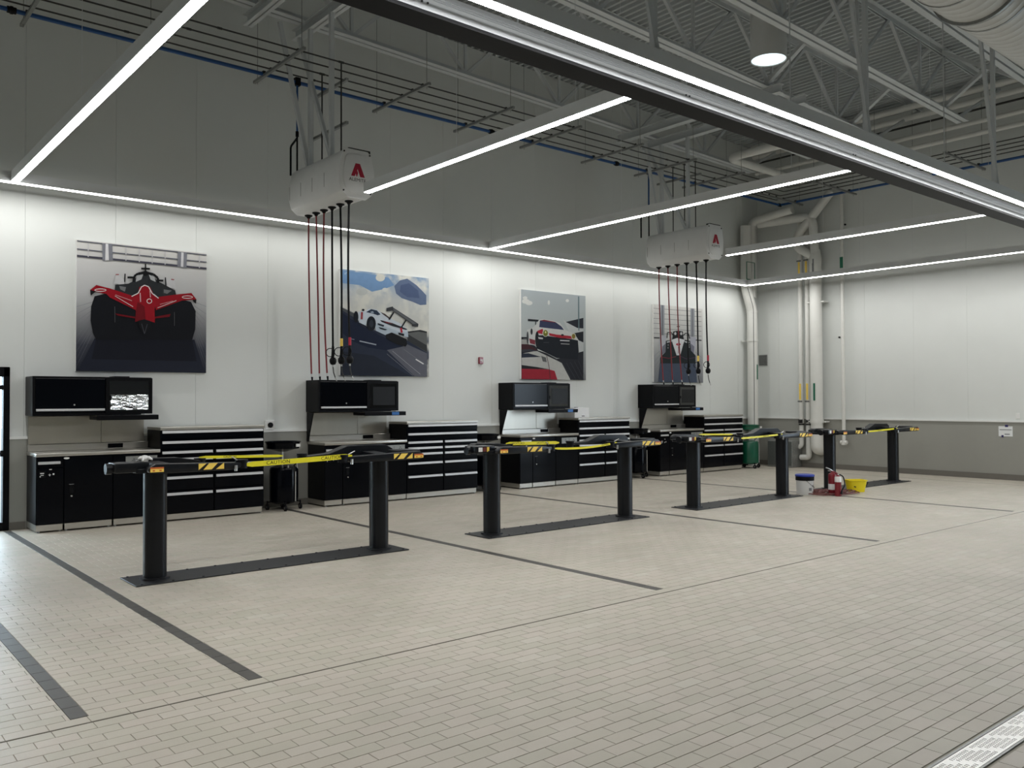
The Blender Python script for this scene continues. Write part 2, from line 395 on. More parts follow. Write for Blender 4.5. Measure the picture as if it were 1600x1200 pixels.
# end wall
def yz(y0,y1,z0,x,top=None): t=ZT(x) if top is None else top; return [(y0,z0),(y1,z0),(y1,t),(y0,t)]
mb=MB(); mb.prism(yz(YF-.3,GY0,0,XR),0,XR+.07,XR+.25); mb.prism(yz(GY0,GY1,GZ,XR),0,XR+.07,XR+.25); mb.prism(yz(GY1,D+.3,0,XR),0,XR+.07,XR+.25)
wall_right=struct(mb.build('wall_right','seam_grey',smooth=False))
edges=[D]+[D-.62-1.15*k for k in range(18)]; edges=[e for e in edges if e>YF+.1]+[YF]
for b,a in zip(edges,edges[1:]):
    a+=.0010; b-=.0010; t=ZT(XR)
    if b<=GY0 or a>=GY1: pcs=[yz(a,b,1.2,XR)]
    else:
        pcs=[yz(a,b,GZ,XR)]
        if a<GY0: pcs.append(yz(a,GY0,1.2,XR,GZ))
        if b>GY1: pcs.append(yz(GY1,b,1.2,XR,GZ))
    for p in pcs: MB().prism(p,0,XR,XR+.08).build('panel','wall_white',wall_right,smooth=False)
for a,b in ((YF,GY0),(GY1,D)):
    MB().box(XR-.03,a,0,XR+.08,b,1.2).build('wainscot','wainscot_grey',wall_right,smooth=False)
    MB().box(XR-.055,a,1.2,XR+.08,b,1.235).build('cap_strip','cap_white',wall_right,smooth=False)
struct(MB().box(XR-.05,GY1+.1,0,XR-.03,D-.03,.12).build('baseboard_right','base_grey',smooth=False))
struct(MB().box(XR-.06,GY0-.1,0,XR+.25,GY0,GZ+.1).box(XR-.06,GY1,0,XR+.25,GY1+.1,GZ+.1).box(XR-.06,GY0,GZ,XR+.25,GY1,GZ+.1).build('door_2_offscreen','black_satin',smooth=False))
struct(MB().prism(xz(XL-.3,XR+.3,0),1,YF-.25,YF).build('wall_front','wall_white',smooth=False))
struct(MB().prism(yz(YF,D,0,XL),0,XL-.25,XL).build('wall_left','wall_white',smooth=False))
# glazed door
d1=struct(MB().box(DX0,12.99,0,DX0+.07,13.14,DZ).box(DX1-.075,12.99,0,DX1,13.14,DZ).box(DX0,12.99,DZ-.13,DX1,13.14,DZ).box(1.235,12.99,0,1.31,13.14,DZ-.13).box(DX0,13.0,0,DX1,13.13,.11).build('door_1','black_satin',bevel=.006))
for a,b in ((DX0+.07,1.235),(1.31,DX1-.075)):
    MB().box(a,13.06,.11,b,13.07,DZ-.13).build('pane','clear_glass',d1,smooth=False)
    MB().tube([(a+.02,12.95,1.02),(b-.02,12.95,1.02)],.016).box(a,12.94,.98,a+.04,13.06,1.06).box(b-.04,12.94,.98,b,13.06,1.06).build('push_bar','black_satin',d1)
    MB().box(a,13.03,1.86,b,13.09,1.92).build('rail','black_satin',d1)
# roof deck, flutes run towards the back wall
mb=MB(); pr=[]; x=XL-.3
while x<XR+.3:
    for dx,dz in ((0,0),(.05,0),(.068,.06),(.134,.06)): pr.append((x+dx,ZT(x+dx)+dz))
    x+=.152
n=len(pr); mb.add([(a,YF-.3,b) for a,b in pr]+[(a,13.32,b) for a,b in pr],[(i,i+1,n+i+1,n+i) for i in range(n-1)])
ceiling=struct(mb.build('ceiling','deck_paint',smooth=False))
MB().prism([(XL-.4,ZT(XL-.4)+.075),(XR+.4,ZT(XR+.4)+.075),(XR+.4,ZT(XR+.4)+.3),(XL-.4,ZT(XL-.4)+.3)],1,YF-.4,13.5).build('sky_block_slab','seam_grey',ceiling,smooth=False)  # unseen slab added above the deck to keep sky light out
MB().prism([(XL-.4,ZT(XL-.4)-.1),(XR+.4,ZT(XR+.4)-.1),(XR+.4,ZT(XR+.4)+.1),(XL-.4,ZT(XL-.4)+.1)],1,13.32,13.4).build('closure','deck_paint',ceiling,smooth=False)

# ================================================================= ROOF STEEL
JD=1.14
def joist(y, label):
    t=thing('roof_joist',label,'joist',(9,y,ZT(9)-JD),'open web roof joists')
    for nm,x0,x1,off in (('bottom_chord',XL+.05,17.57,-JD+.03),('top_chord',XL+.05,XR-.03,-.035)):
        mb=MB()
        for s in (-1,1):
            for w,h,dy,dz in ((.016,.095,.026,0),(.085,.016,.07,-.04 if off<-.5 else .04)):
                mb.beam((x0,y+s*dy,ZT(x0)+off+dz),(x1,y+s*dy,ZT(x1)+off+dz),w,h)
        mb.build(nm,'steel_paint',t,smooth=False)
    k=0; x=15.75
    while x>-5:
        b=(x,y,ZT(x)-JD+.03)
        vis = x>1
        MB().beam(b,(x,y,ZT(x)-.05),.045,.045).build('vertical_web','steel_paint',t,smooth=False)
        for s in (-1,1):
            e=x+s*1.09
            if e<XR-.3: MB().beam(b,(e,y,ZT(e)-.05),.055,.055,up=(0,1,0)).build('diagonal_web','steel_paint',t,smooth=False)
        x-=2.25
    MB().beam((17.35,y,ZT(17.35)-JD+.03),(XR-.1,y,ZT(XR)-.08),.05,.05).build('end_web','steel_paint',t,smooth=False)
for y,l in ((11.95,'white open web roof joist above the pipe rack by the poster wall'),(10.35,'white open web roof joist above the hose reels'),(8.75,'white open web roof joist behind the round daylight tube'),
            (7.12,'white open web roof joist in front of the round daylight tube'),(5.5,'white open web roof joist beside the big round duct'),(3.9,'white open web roof joist over the big round duct'),(2.3,'white open web roof joist on the far side of the big duct')): joist(y,l)
for i,(x,ya,yb) in enumerate(((16.6,5.5,7.12),(13.2,7.12,8.75),(16.2,7.12,8.75),(10.4,5.5,7.12),(8.0,7.12,8.75))):
    z0,z1=ZT(x)-JD,ZT(x)
    t=thing('cross_bridging',['crossed bridging angles between the joists over the end wall','crossed bridging angles right beside the daylight tube','crossed bridging angles at the joist ends near the pipes','crossed bridging angles above the exhaust rail','crossed bridging angles over the second poster bay'][i],'bridging',(x,(ya+yb)/2,z0),'cross bridging between roof joists')
    MB().beam((x,ya+.05,z0+.06),(x,yb-.05,z1-.07),.09,.06).build('brace','steel_paint',t,smooth=False)
    MB().beam((x+.06,ya+.05,z1-.07),(x+.06,yb-.05,z0+.06),.09,.06).build('brace','steel_paint',t,smooth=False)
RX=(5.97,14.05)
for rx,w in zip(RX,('second','fourth')):
    for dx,side in ((-.78,'outer'),(.0,'inner')):
        x=rx+dx; z=ZT(x)-JD-.17
        mb=MB()
        mb.box(x-.07,8.4,z,x+.07,12.3,z+.012).box(x-.07,8.4,z+.148,x+.07,12.3,z+.16).box(x-.006,8.4,z,x+.006,12.3,z+.16)
        tag(mb.build('support_beam','steel_paint',smooth=False),f'white steel beam under the joists, {"directly over" if side=="inner" else "to the door side of"} the hose reel near the {w} poster','beam','reel support beams')

# ================================================================= LIGHTS
LZ=4.52
def linear_light(name,label,a,b,cables):
    ax=0 if abs(b[0]-a[0])>abs(b[1]-a[1]) else 1
    t=thing('linear_light',label,'light',((a[0]+b[0])/2,(a[1]+b[1])/2,LZ),'suspended linear lights')
    def bx(mb,w,z0,z1,e=0):
        lo=[min(a[i],b[i]) for i in (0,1)]; hi=[max(a[i],b[i]) for i in (0,1)]
        lo[1-ax]-=w/2; hi[1-ax]+=w/2; lo[ax]-=e; hi[ax]+=e
        return mb.box(lo[0],lo[1],z0,hi[0],hi[1],z1)
    bx(MB(),.092,LZ+.006,LZ+.135).build('housing','fixture_grey',t,smooth=False)
    lo=[min(a[i],b[i]) for i in (0,1)]; hi=[max(a[i],b[i]) for i in (0,1)]; lo[1-ax]-=.041; hi[1-ax]+=.041
    MB().add([(lo[0],lo[1],LZ),(lo[0],hi[1],LZ),(hi[0],hi[1],LZ),(hi[0],lo[1],LZ)],[(0,1,2,3)]).build('diffuser',dict(w='wall_led_diffuser',e='end_led_diffuser',a='bay_led_diffuser',b='bay_led_diffuser',c='bay_led_diffuser',d='bay_led_diffuser').get(name,'led_diffuser'),t,smooth=False)
    for c in cables:
        p=[a[0],a[1]]; p[ax]=c
        MB().cyl((p[0],p[1],LZ+.13),(p[0],p[1],ZT(p[0])),.003,n=5).build('cable','fixture_grey',t)
    return t
linear_light('w','long linear light hanging along the poster wall above the four posters',(-3.0,12.56),(18.2,12.56),(2.3,6.2,10.1,14.0,18.0))
linear_light('e','linear light hanging along the end wall in front of the white pipes',(18.2,12.51),(18.2,5.3),(9.6,6.9))
linear_light('a','linear light crossing the first bay edge, meeting the wall light beside the glazed door',(2.18,12.51),(2.18,5.36),(9.2,6.4))
linear_light('b','linear light running from the hose reel near the second poster to the exhaust rail',(5.97,10.16),(5.97,5.36),(8.1,6.1))
linear_light('c','linear light joining the wall light between the second and third posters',(10.0,12.51),(10.0,5.36),(9.2,6.2))
linear_light('d','linear light running from the hose reel near the fourth poster to the exhaust rail',(14.07,10.16),(14.07,5.36),(8.1,6.2))
al=linear_light('m','long linear light hanging beside the exhaust rail over the drive aisle',(-4.0,4.74),(18.5,4.74),())
for x in (2.0,5.63,9.27,12.85,16.45):
    zt=ZT(x)-JD
    MB().beam((x,4.78,LZ+.13),(x,4.78,zt+.9),.055,.008).beam((x-.02,4.80,LZ+.13),(x-.02,4.80,zt+.9),.008,.05).build('strut','steel_paint',al,smooth=False)
    MB().beam((x-.02,4.74,LZ+.15),(x-.85,4.74,zt+.6),.055,.008,up=(0,1,0)).beam((x-.02,4.76,LZ+.15),(x-.85,4.76,zt+.6),.008,.05,up=(0,1,0)).build('strut','steel_paint',al,smooth=False)
# exhaust rail
er=thing('exhaust_rail','aluminium exhaust extraction rail with black rubber underside over the drive aisle','rail',(7,5.14,4.45))
ry,rz=5.03,4.45
MB().box(-4.5,ry+.015,rz+.025,18.4,ry+.225,rz+.19).build('duct_profile','rail_alu',er,smooth=False)
MB().box(-4.5,ry,rz,18.4,ry+.235,rz+.026).build('rubber_seal','black_rubber',er,smooth=False)
MB().box(-4.5,ry-.004,rz+.027,18.4,ry+.016,rz+.111).build('side_channel','rail_alu',er,smooth=False)
for z in (.121,.136,.151): MB().box(-4.5,ry+.004,rz+z,18.4,ry+.016,rz+z+.007).build('side_rib','rail_alu',er,smooth=False)
for x in (3.4,6.35,9.4,12.3,15.3):
    for dx in (0,.05): MB().cyl((x+dx,ry-.012,rz+.08),(x+dx,ry-.003,rz+.08),.008,n=8).build('screw','iron_pipe',er)
for x in (0.6,4.4,8.3,12.1,15.9): MB().cyl((x,ry+.12,rz+.18),(x,ry+.12,ZT(x)),.008,n=6).build('hanger_rod','steel_paint',er)
# daylight tube
c=px(1201,93,2,7.2)
dt=thing('daylight_tube','round white tubular skylight glowing bluish white between the joists','skylight',(c.x,c.y,7.2))
MB().lathe([(.27,7.2),(.275,7.19),(.285,7.19),(.285,ZT(c.x)+.06)],(c.x,c.y),32).build('tube','duct_white',dt)
MB().lathe([(.0,7.195),(.15,7.195),(.268,7.2)],(c.x,c.y),32).build('diffuser','daylight_diffuser',dt)
# spiral duct
YD,ZD,RD=3.92,6.42,.5
m=mat('spiral_duct',(205,206,203),.4,var=.03); nt=m.node_tree
wv=nt.nodes.new('ShaderNodeTexWave'); wv.inputs['Scale'].default_value=2.2; wv.wave_profile='SAW'; tc=nt.nodes.new('ShaderNodeTexCoord'); nt.links.new(tc.outputs['Object'],wv.inputs[0])
bp=nt.nodes.new('ShaderNodeBump'); bp.inputs['Strength'].default_value=.0; bp.inputs['Distance'].default_value=.01; nt.links.new(wv.outputs['Fac'],bp.inputs['Height']); nt.links.new(bp.outputs[0],nt.nodes['Principled BSDF'].inputs['Normal'])
du=thing('spiral_duct','large white spiral round air duct with a flange ring under the roof','duct',(12,YD,ZD-RD))
pts=[];rr=[];x=8.4
while x<16.9:
    for dx,r in ((0,RD),(.122,RD),(.127,RD+.003),(.135,RD+.003),(.14,RD)): pts.append((x+dx,YD,ZD)); rr.append(r)
    x+=.141
MB().tube(pts,rr,n=48).build('pipe','spiral_duct',du)
fx=px(1530,52,1,4.28).x-.95
MB().cyl((fx-.02,YD,ZD),(fx+.02,YD,ZD),RD+.035,n=48).build('flange','galvanised',du)
for x in (9.5,fx+.35,13.6,16.4):
    mb=MB()
    pts=[(x,YD+(RD+.006)*math.cos(R(q)),ZD+(RD+.006)*math.sin(R(q))) for q in range(180,361,12)]
    pts=[(x,YD-RD-.006,ZT(x))]+pts+[(x,YD+RD+.006,ZT(x))]
    for p,q in zip(pts,pts[1:]): mb.beam(p,q,.03,.004,up=(1,0,0)) if False else mb.beam(p,q,.004,.03,up=(1,0,0))
    mb.build('strap','galvanised',du,smooth=False)

# ================================================================= POSTERS (flat prints on the back wall)
YP=13.0
class Print:
    """a flat printed picture: coloured shapes given in a zoomed crop of the photograph, laid on the canvas plane"""
    def __init__(s, region, width): s.x0,s.y0=region[0],region[1]; s.s=width/(region[2]-region[0]); s.k=0; s.mb=MB(); s.mats=[]; s.P=None
    def w(s,p,y):
        q=px(s.x0+p[0]/s.s, s.y0+p[1]/s.s, 1, YP); x0,x1,z0,z1=s.clip
        return (min(max(q.x,x0),x1), y, min(max(q.z,z0),z1))
    def mi(s,rgb):
        nm='print_%d_%d_%d'%rgb
        if nm not in MATS: mat(nm,rgb,.5,var=.05,scale=12,spec=.2)
        if nm not in s.mats: s.mats.append(nm)
        return s.mats.index(nm)
    def poly(s,pts,rgb):
        s.k+=1; y=YP-.0008-.00025*s.k; n=len(pts)
        s.mb.add([s.w(p,y) for p in pts],[tuple(range(n))],s.mi(rgb))
    def line(s,pts,w,rgb):
        for a,b in zip(pts,pts[1:]):
            d=Vector((b[0]-a[0],b[1]-a[1])); 
            if d.length<.1: continue
            nrm=Vector((-d.y,d.x)).normalized()*(w/2)
            s.poly([(a[0]+nrm.x,a[1]+nrm.y),(b[0]+nrm.x,b[1]+nrm.y),(b[0]-nrm.x,b[1]-nrm.y),(a[0]-nrm.x,a[1]-nrm.y)],rgb); s.k-=1
        s.k+=1
    def ell(s,c,rx,ry,rgb,n=20,rot=0):
        cr,sr=math.cos(R(rot)),math.sin(R(rot))
        s.poly([(c[0]+rx*math.cos(t)*cr-ry*math.sin(t)*sr, c[1]+rx*math.cos(t)*sr+ry*math.sin(t)*cr) for t in [2*math.pi*i/n for i in range(n)]],rgb)
    def ring(s,c,rx,ry,w,rgb,rgb2): s.ell(c,rx,ry,rgb); s.ell(c,rx-w,ry-w,rgb2)
def poster(label, x0, x1, z0, z1, P, stops, clouds=None):
    t=thing('wall_poster',label,'poster',((x0+x1)/2,YP,z0),'race car posters on the wall')
    MB().box(x0,YP,z0,x1,D-.001,z1).build('canvas','white_print',t,smooth=False)
    nm='print_ground_%d'%int(x0*10); gradient_print(nm,stops,0,z1-z0,clouds)
    MB().add([(x0,YP-.0006,z0),(x1,YP-.0006,z0),(x1,YP-.0006,z1),(x0,YP-.0006,z1)],[(0,1,2,3)]).build('background_print',nm,t,smooth=False)
    P.mb.build('picture',P.mats,t,smooth=False)
W8=1.815
# 1 red single-seater
p=Print((118,372,326,586),1166); p.clip=(3.028,3.028+W8-.004,2.128,2.128+1.825)
g=(92,94,104)
for i in range(9):
    p.line([(0,600+i*66),(150-(i%2)*10,560+i*34)],3,(120,122,128)); p.line([(1150,600+i*66),(1040,560+i*34)],3,(120,122,128))
for i in range(4): p.line([(i*70,1168),(150+i*20,880)],3,(70,72,80)); p.line([(1150-i*60,1185),(1040-i*15,890)],3,(70,72,80))
p.poly([(165,880),(1040,890),(1130,1190),(20,1170)],(28,32,46)); p.poly([(180,880),(1020,890),(1060,1080),(140,1060)],(14,17,30))
p.line([(8,24),(1152,150)],9,g); p.line([(8,95),(1152,212)],9,g); p.line([(8,155),(1152,268)],17,(66,66,78))
for x in (110,440,557,670,783,1083): p.line([(x,30+(x-8)*.11),(x,155+(x-8)*.1)],9,(190,190,192))
p.poly([(232,45),(320,52),(326,195),(235,200)],(120,122,130)); p.poly([(262,50),(285,52),(290,195),(258,198)],(210,210,212))
p.poly([(893,118),(975,126),(970,264),(890,252)],(120,122,130)); p.poly([(925,125),(945,128),(942,255),(920,250)],(205,205,208))
p.poly([(165,510),(340,470),(520,620),(690,620),(870,520),(1010,560),(1050,640),(1046,800),(1020,890),(180,890),(150,830),(130,720),(135,600)],(9,12,20))
p.poly([(355,308),(380,308),(425,372),(425,410),(335,400)],(196,196,198)); p.poly([(790,355),(862,362),(880,450),(800,430)],(196,196,198))
p.line([(432,312),(428,385)],10,(16,18,22)); p.line([(785,345),(788,420)],10,(16,18,22))
p.line([(350,320),(378,320)],7,(150,30,40)); p.line([(835,362),(862,366)],7,(150,30,40))
p.poly([(345,410),(460,400),(500,380),(560,310),(610,290),(650,310),(720,380),(760,400),(870,460),(880,505),(730,530),(690,490),(500,520),(340,470)],(40,43,46))
p.poly([(380,420),(440,430),(430,470),(390,450)],(110,112,114)); p.poly([(770,450),(840,460),(800,490),(770,480)],(110,112,114))
p.line([(505,385),(512,335),(545,312),(610,300),(680,318),(718,350),(722,395)],20,(14,16,19))
p.poly([(530,330),(590,318),(575,362),(525,385)],(170,172,174)); p.poly([(640,322),(690,340),(700,385),(655,365)],(170,172,174))
p.ell((610,310),24,22,(12,14,17)); p.line([(572,268),(650,270)],16,(12,14,17)); p.line([(610,226),(610,300)],12,(12,14,17))
p.line([(452,346),(500,346)],18,(14,16,19)); p.line([(720,372),(766,374)],18,(14,16,19))
rd=(146,10,28); rd2=(108,8,22); wh=(226,224,224)
p.poly([(125,455),(180,412),(300,442),(490,505),(530,560),(525,632),(300,522),(268,490),(180,472)],rd)
p.poly([(690,520),(905,492),(1012,482),(1056,538),(930,548),(700,632),(690,560)],rd)
p.poly([(125,455),(180,470),(160,480),(130,506)],(12,14,18)); p.poly([(1020,540),(1056,538),(1052,576),(1030,560)],(12,14,18))
p.poly([(340,660),(520,690),(520,705),(370,680)],rd2); p.poly([(690,690),(830,665),(820,690),(690,705)],rd2)
p.poly([(555,430),(600,410),(650,430),(680,490),(725,527),(690,620),(692,742),(600,712),(518,735),(525,640),(488,515),(545,485)],rd)
p.poly([(540,560),(600,600),(610,712),(518,735),(525,640)],rd2)
p.line([(488,512),(545,484),(575,428),(602,414),(636,426),(668,485),(724,528)],8,wh)
p.ring((215,457),52,14,6,wh,rd); p.ring((976,518),48,14,6,wh,rd); p.ring((643,553),24,22,6,wh,rd)
p.line([(342,508),(500,602)],4,wh); p.line([(345,498),(490,550)],5,(205,150,155)); p.line([(715,612),(880,548)],4,wh); p.line([(735,582),(850,552)],5,(205,150,155))
p.line([(562,480),(566,560)],9,(214,170,175)); p.line([(648,460),(652,520)],7,(214,170,175))
p.poly([(545,725),(600,712),(662,732),(650,780),(600,850),(560,790)],(16,17,22)); p.line([(575,750),(600,840),(625,755)],5,(70,72,80))
p.line([(340,600),(342,740)],4,(90,92,96)); p.line([(862,650),(862,770)],4,(90,92,96))
poster('square poster of a red single-seater race car facing the viewer',3.025,3.025+W8,2.125,3.955,p,[(0,(30,34,46)),(.2,(58,61,72)),(.42,(140,141,144)),(.6,(184,185,186)),(.78,(196,196,196)),(1,(202,201,197))])
# 2 white coupe from behind
p=Print((526,418,670,592),993); p.clip=(7.128,7.128+W8-.004,2.128,2.128+1.81)
p.poly([(25,30),(300,60),(560,110),(620,190),(520,230),(380,260),(250,190),(80,170),(25,160)],(112,146,186))
p.poly([(80,60),(130,40),(90,80)],(150,175,200))
p.poly([(620,200),(680,140),(760,120),(860,190),(930,260),(966,300),(966,400),(900,405),(820,370),(700,330),(640,280)],(92,108,138))
p.poly([(690,190),(780,170),(880,250),(890,330),(760,320),(680,260)],(74,90,124)); p.ell((520,240),30,22,(206,208,204)); p.ell((470,110),50,40,(206,206,198)); p.ell((270,260),60,40,(186,190,188))
p.poly([(760,690),(900,672),(972,690),(972,915),(760,785)],(96,98,98)); p.poly([(760,690),(900,672),(972,690),(972,705),(880,690),(770,705)],(40,42,44)); p.poly([(770,720),(972,840),(972,912),(760,785)],(50,52,54))
p.poly([(24,415),(100,452),(195,492),(180,560),(24,470)],(70,74,78)); p.line([(24,420),(195,495)],6,(150,152,150))
p.poly([(24,450),(190,540),(330,640),(530,730),(760,785),(972,915),(972,1182),(24,1166)],(36,44,62))
p.poly([(490,842),(700,800),(972,925),(972,1180),(840,1178)],(92,94,104)); p.poly([(24,470),(160,560),(330,640),(440,720),(720,850),(530,892),(340,862),(180,800),(24,690)],(16,26,50))
p.poly([(24,900),(400,950),(800,1178),(24,1166)],(28,34,48))
p.line([(600,900),(900,1150)],5,(150,152,158)); p.line([(540,930),(820,1165)],4,(120,122,130)); p.line([(720,880),(972,1060)],4,(120,122,128))
p.line([(245,792),(425,832)],12,(160,168,178)); p.line([(850,988),(935,1040)],12,(214,214,214)); p.line([(155,770),(190,776)],6,(140,150,165))
b=(196,206,216)
p.poly([(230,475),(300,470),(350,445),(420,450),(470,480),(540,530),(600,560),(680,600),(760,665),(770,750),(720,742),(590,702),(540,710),(520,728),(420,680),(410,600),(385,540),(340,560),(310,625),(240,592),(222,520)],b)
p.poly([(420,600),(560,650),(680,690),(768,700),(770,750),(720,742),(590,702),(520,728),(420,680)],(176,190,202))
p.poly([(315,482),(370,448),(432,463),(470,506),(440,516),(385,496)],(34,48,68)); p.poly([(360,478),(390,470),(400,492),(372,490)],(150,165,180))
p.poly([(470,480),(520,500),(580,550),(560,552),(490,500)],(70,60,62))
p.ell((370,605),50,80,(12,18,28)); p.ell((372,605),22,40,(40,48,58)); p.ell((206,532),26,62,(12,18,28)); p.ell((284,458),14,12,(18,22,28))
p.poly([(465,565),(600,600),(762,665),(745,672),(600,632),(480,585)],(34,36,44)); p.poly([(500,578),(560,590),(600,605),(540,600)],(120,40,50))
p.poly([(530,722),(590,700),(752,772),(756,830),(740,852),(650,830),(530,765)],(8,10,16)); p.line([(690,652),(700,702)],20,(178,28,50)); p.poly([(660,700),(725,715),(722,740),(665,722)],(20,22,28))
p.poly([(438,598),(512,622),(500,638),(440,616)],(40,48,58)); p.poly([(448,640),(545,668),(520,676),(465,660)],(30,38,48))
p.line([(270,480),(266,558)],22,(150,60,66)); p.line([(240,605),(310,650)],10,(40,44,54))
p.poly([(532,438),(600,420),(606,432),(878,608),(874,640),(808,632),(810,615),(600,466),(534,472)],(52,55,60)); p.poly([(606,440),(860,605),(820,610),(610,466)],(92,95,98))
p.line([(612,482),(562,562)],17,(20,22,28)); p.line([(745,566),(698,640)],15,(20,22,28))
poster('square poster of a white racing coupe seen from behind under a cloudy sky',7.125,7.125+W8,2.125,3.935,p,[(0,(40,46,60)),(.35,(90,96,106)),(.55,(196,197,192)),(.75,(190,194,194)),(.9,(150,168,188)),(1,(128,154,184))],(3.2,(212,212,204),.45,.62))
# 3 white coupe from the front beside a red car
p=Print((808,450,914,598),859); p.clip=(11.173,11.173+W8-.004,2.118,2.118+1.80)
for c,a,bq in (((110,170),50,30),((150,190),45,28),((100,125),30,20),((400,185),14,30),((635,160),22,20)): p.ell(c,a,bq,(206,208,204))
p.poly([(580,400),(640,440),(838,540),(838,830),(780,800)],(186,190,190)); p.poly([(615,430),(838,378),(838,512),(760,506)],(30,34,44)); p.poly([(720,572),(838,550),(838,690),(780,664)],(24,28,36))
p.line([(778,108),(780,540)],13,(92,114,120)); p.poly([(42,640),(140,650),(250,760),(500,900),(838,800),(838,1168),(42,1168)],(30,32,40)); p.line([(42,630),(130,632)],20,(24,24,28)); p.poly([(42,650),(140,655),(200,720),(42,712)],(160,160,156))
p.poly([(42,710),(140,712),(260,790),(42,780)],(60,24,30))
b=(196,198,196)
p.line([(135,405),(275,416)],26,(24,26,32)); p.line([(235,410),(232,470)],12,(40,44,48))
p.poly([(125,530),(200,500),(230,470),(275,405),(330,396),(470,418),(545,448),(605,530),(700,570),(762,640),(778,760),(760,880),(480,860),(262,790),(235,730),(150,712),(125,640)],b)
p.poly([(286,412),(340,402),(480,430),(560,488),(592,532),(490,520),(278,496)],(48,54,84)); p.poly([(286,412),(340,402),(480,430),(490,440),(330,420)],(120,40,56))
p.poly([(250,600),(330,598),(410,612),(690,648),(768,664),(778,800),(762,905),(500,885),(300,790),(243,765)],(12,18,28))
p.poly([(250,545),(320,515),(340,590),(262,572)],(162,30,48)); p.poly([(398,570),(500,590),(680,608),(705,645),(540,632),(408,604)],(162,30,48))
p.ell((357,570),38,48,(200,200,190)); p.ell((357,572),30,40,(112,112,36)); p.ell((357,560),10,14,(220,220,150)); p.ell((712,610),30,38,(190,190,170)); p.ell((712,612),22,30,(120,104,40))
p.ell((250,650),24,100,(20,22,28)); p.ell((180,552),14,40,(40,42,46)); p.ell((130,630),12,80,(60,62,66)); p.poly([(150,640),(225,660),(225,720),(160,700)],(120,50,60))
p.line([(540,664),(660,670)],12,(206,208,208)); p.line([(550,706),(660,712)],7,(190,192,192)); p.poly([(262,620),(325,632),(320,650),(270,645)],(190,190,190)); p.ell((570,596),18,12,(30,30,34)); p.line([(330,690),(400,690)],6,(60,66,72))
p.poly([(42,832),(240,795),(330,838),(500,918),(560,950),(672,1168),(42,1168)],(178,178,174)); p.poly([(42,830),(140,826),(300,872),(42,882)],(36,42,58)); p.poly([(42,780),(180,775),(250,800),(42,810)],(50,52,60)); p.poly([(300,860),(360,880),(370,940),(320,930)],(90,92,92))
p.poly([(42,975),(240,1000),(400,1028),(42,1025)],(22,22,26)); p.poly([(42,1022),(400,1030),(470,1050),(505,1168),(42,1168)],(150,24,42)); p.line([(370,860),(400,1000),(415,1168)],7,(70,40,46))
for i in range(5): p.line([(570+i*50,960-i*10),(690+i*50,1160)],4,(60,62,70))
poster('square poster of a white racing coupe from the front beside a red car nose',11.17,11.17+W8,2.115,3.915,p,[(0,(110,112,114)),(.5,(176,182,182)),(.8,(168,176,178)),(1,(160,168,172))])
# 4 white-nosed single-seater
p=Print((1014,472,1100,602),794); p.clip=(15.193,15.193+W8-.004,2.103,2.103+1.80)
for i in range(6): p.line([(50,88+i*72),(756,142+i*70)],6,(112,114,116))
for x in (90,300,380,450,520): p.line([(x,50),(x,480)],4,(186,187,187))
p.poly([(165,42),(222,46),(222,478),(165,476)],(140,144,150)); p.poly([(185,44),(200,45),(200,477),(185,476)],(96,100,108)); p.poly([(597,92),(656,96),(656,502),(597,496)],(140,144,150)); p.poly([(618,94),(632,95),(632,500),(618,498)],(104,108,116))
p.line([(52,512),(152,516)],15,(46,48,52)); p.line([(668,548),(756,553)],15,(46,48,52))
for i in range(5): p.line([(50,780+i*80),(160,700+i*60)],4,(120,122,126)); p.line([(757,800+i*80),(668,720+i*60)],4,(120,122,126))
p.poly([(160,850),(668,850),(690,1164),(130,1158)],(66,76,94)); p.poly([(160,800),(668,800),(668,885),(160,885)],(24,28,42))
p.poly([(152,490),(245,480),(235,720),(180,765),(150,700)],(178,180,188)); p.poly([(590,500),(672,510),(668,640),(640,765),(590,720)],(170,172,184)); p.poly([(190,640),(235,600),(235,720),(180,765)],(110,112,124)); p.poly([(600,600),(650,640),(640,765),(590,720)],(112,114,128))
p.poly([(238,560),(330,540),(350,430),(480,430),(500,540),(590,560),(602,700),(668,770),(668,885),(160,885),(165,790),(235,720)],(22,32,36))
p.line([(255,520),(262,440),(320,440),(345,480)],12,(18,22,26)); p.line([(490,485),(520,450),(565,455),(585,530)],12,(18,22,26)); p.poly([(300,495),(340,490),(330,520),(300,515)],(180,182,184)); p.poly([(495,500),(530,510),(520,530),(495,520)],(180,182,184))
p.poly([(345,425),(415,412),(485,425),(490,520),(340,520)],(14,18,22)); p.ell((375,455),16,22,(190,192,194)); p.ell((460,455),16,22,(190,192,194)); p.line([(418,350),(418,410)],8,(14,16,20)); p.line([(395,352),(440,352)],12,(14,16,20))
p.poly([(250,570),(330,545),(320,575),(255,590)],(170,174,178)); p.poly([(505,560),(580,575),(570,600),(510,580)],(170,174,178))
p.poly([(320,545),(400,518),(510,545),(488,610),(445,768),(392,768),(350,640)],(208,210,213)); p.ell((418,610),34,18,(160,24,50)); p.ell((418,606),10,10,(210,160,170)); p.line([(418,640),(420,740)],8,(130,60,74))
p.line([(165,792),(280,812),(385,786)],10,(112,36,52)); p.line([(448,782),(535,822),(660,800)],9,(70,50,72))
for x,y in ((270,620),(268,660),(572,620),(575,650)): p.ell((x,y),9,12,(120,124,128))
poster('square poster of a white-nosed single-seater race car behind the hanging hoses',15.19,15.19+W8,2.10,3.90,p,[(0,(120,122,126)),(.3,(150,152,154)),(.55,(190,191,190)),(1,(204,204,200))])

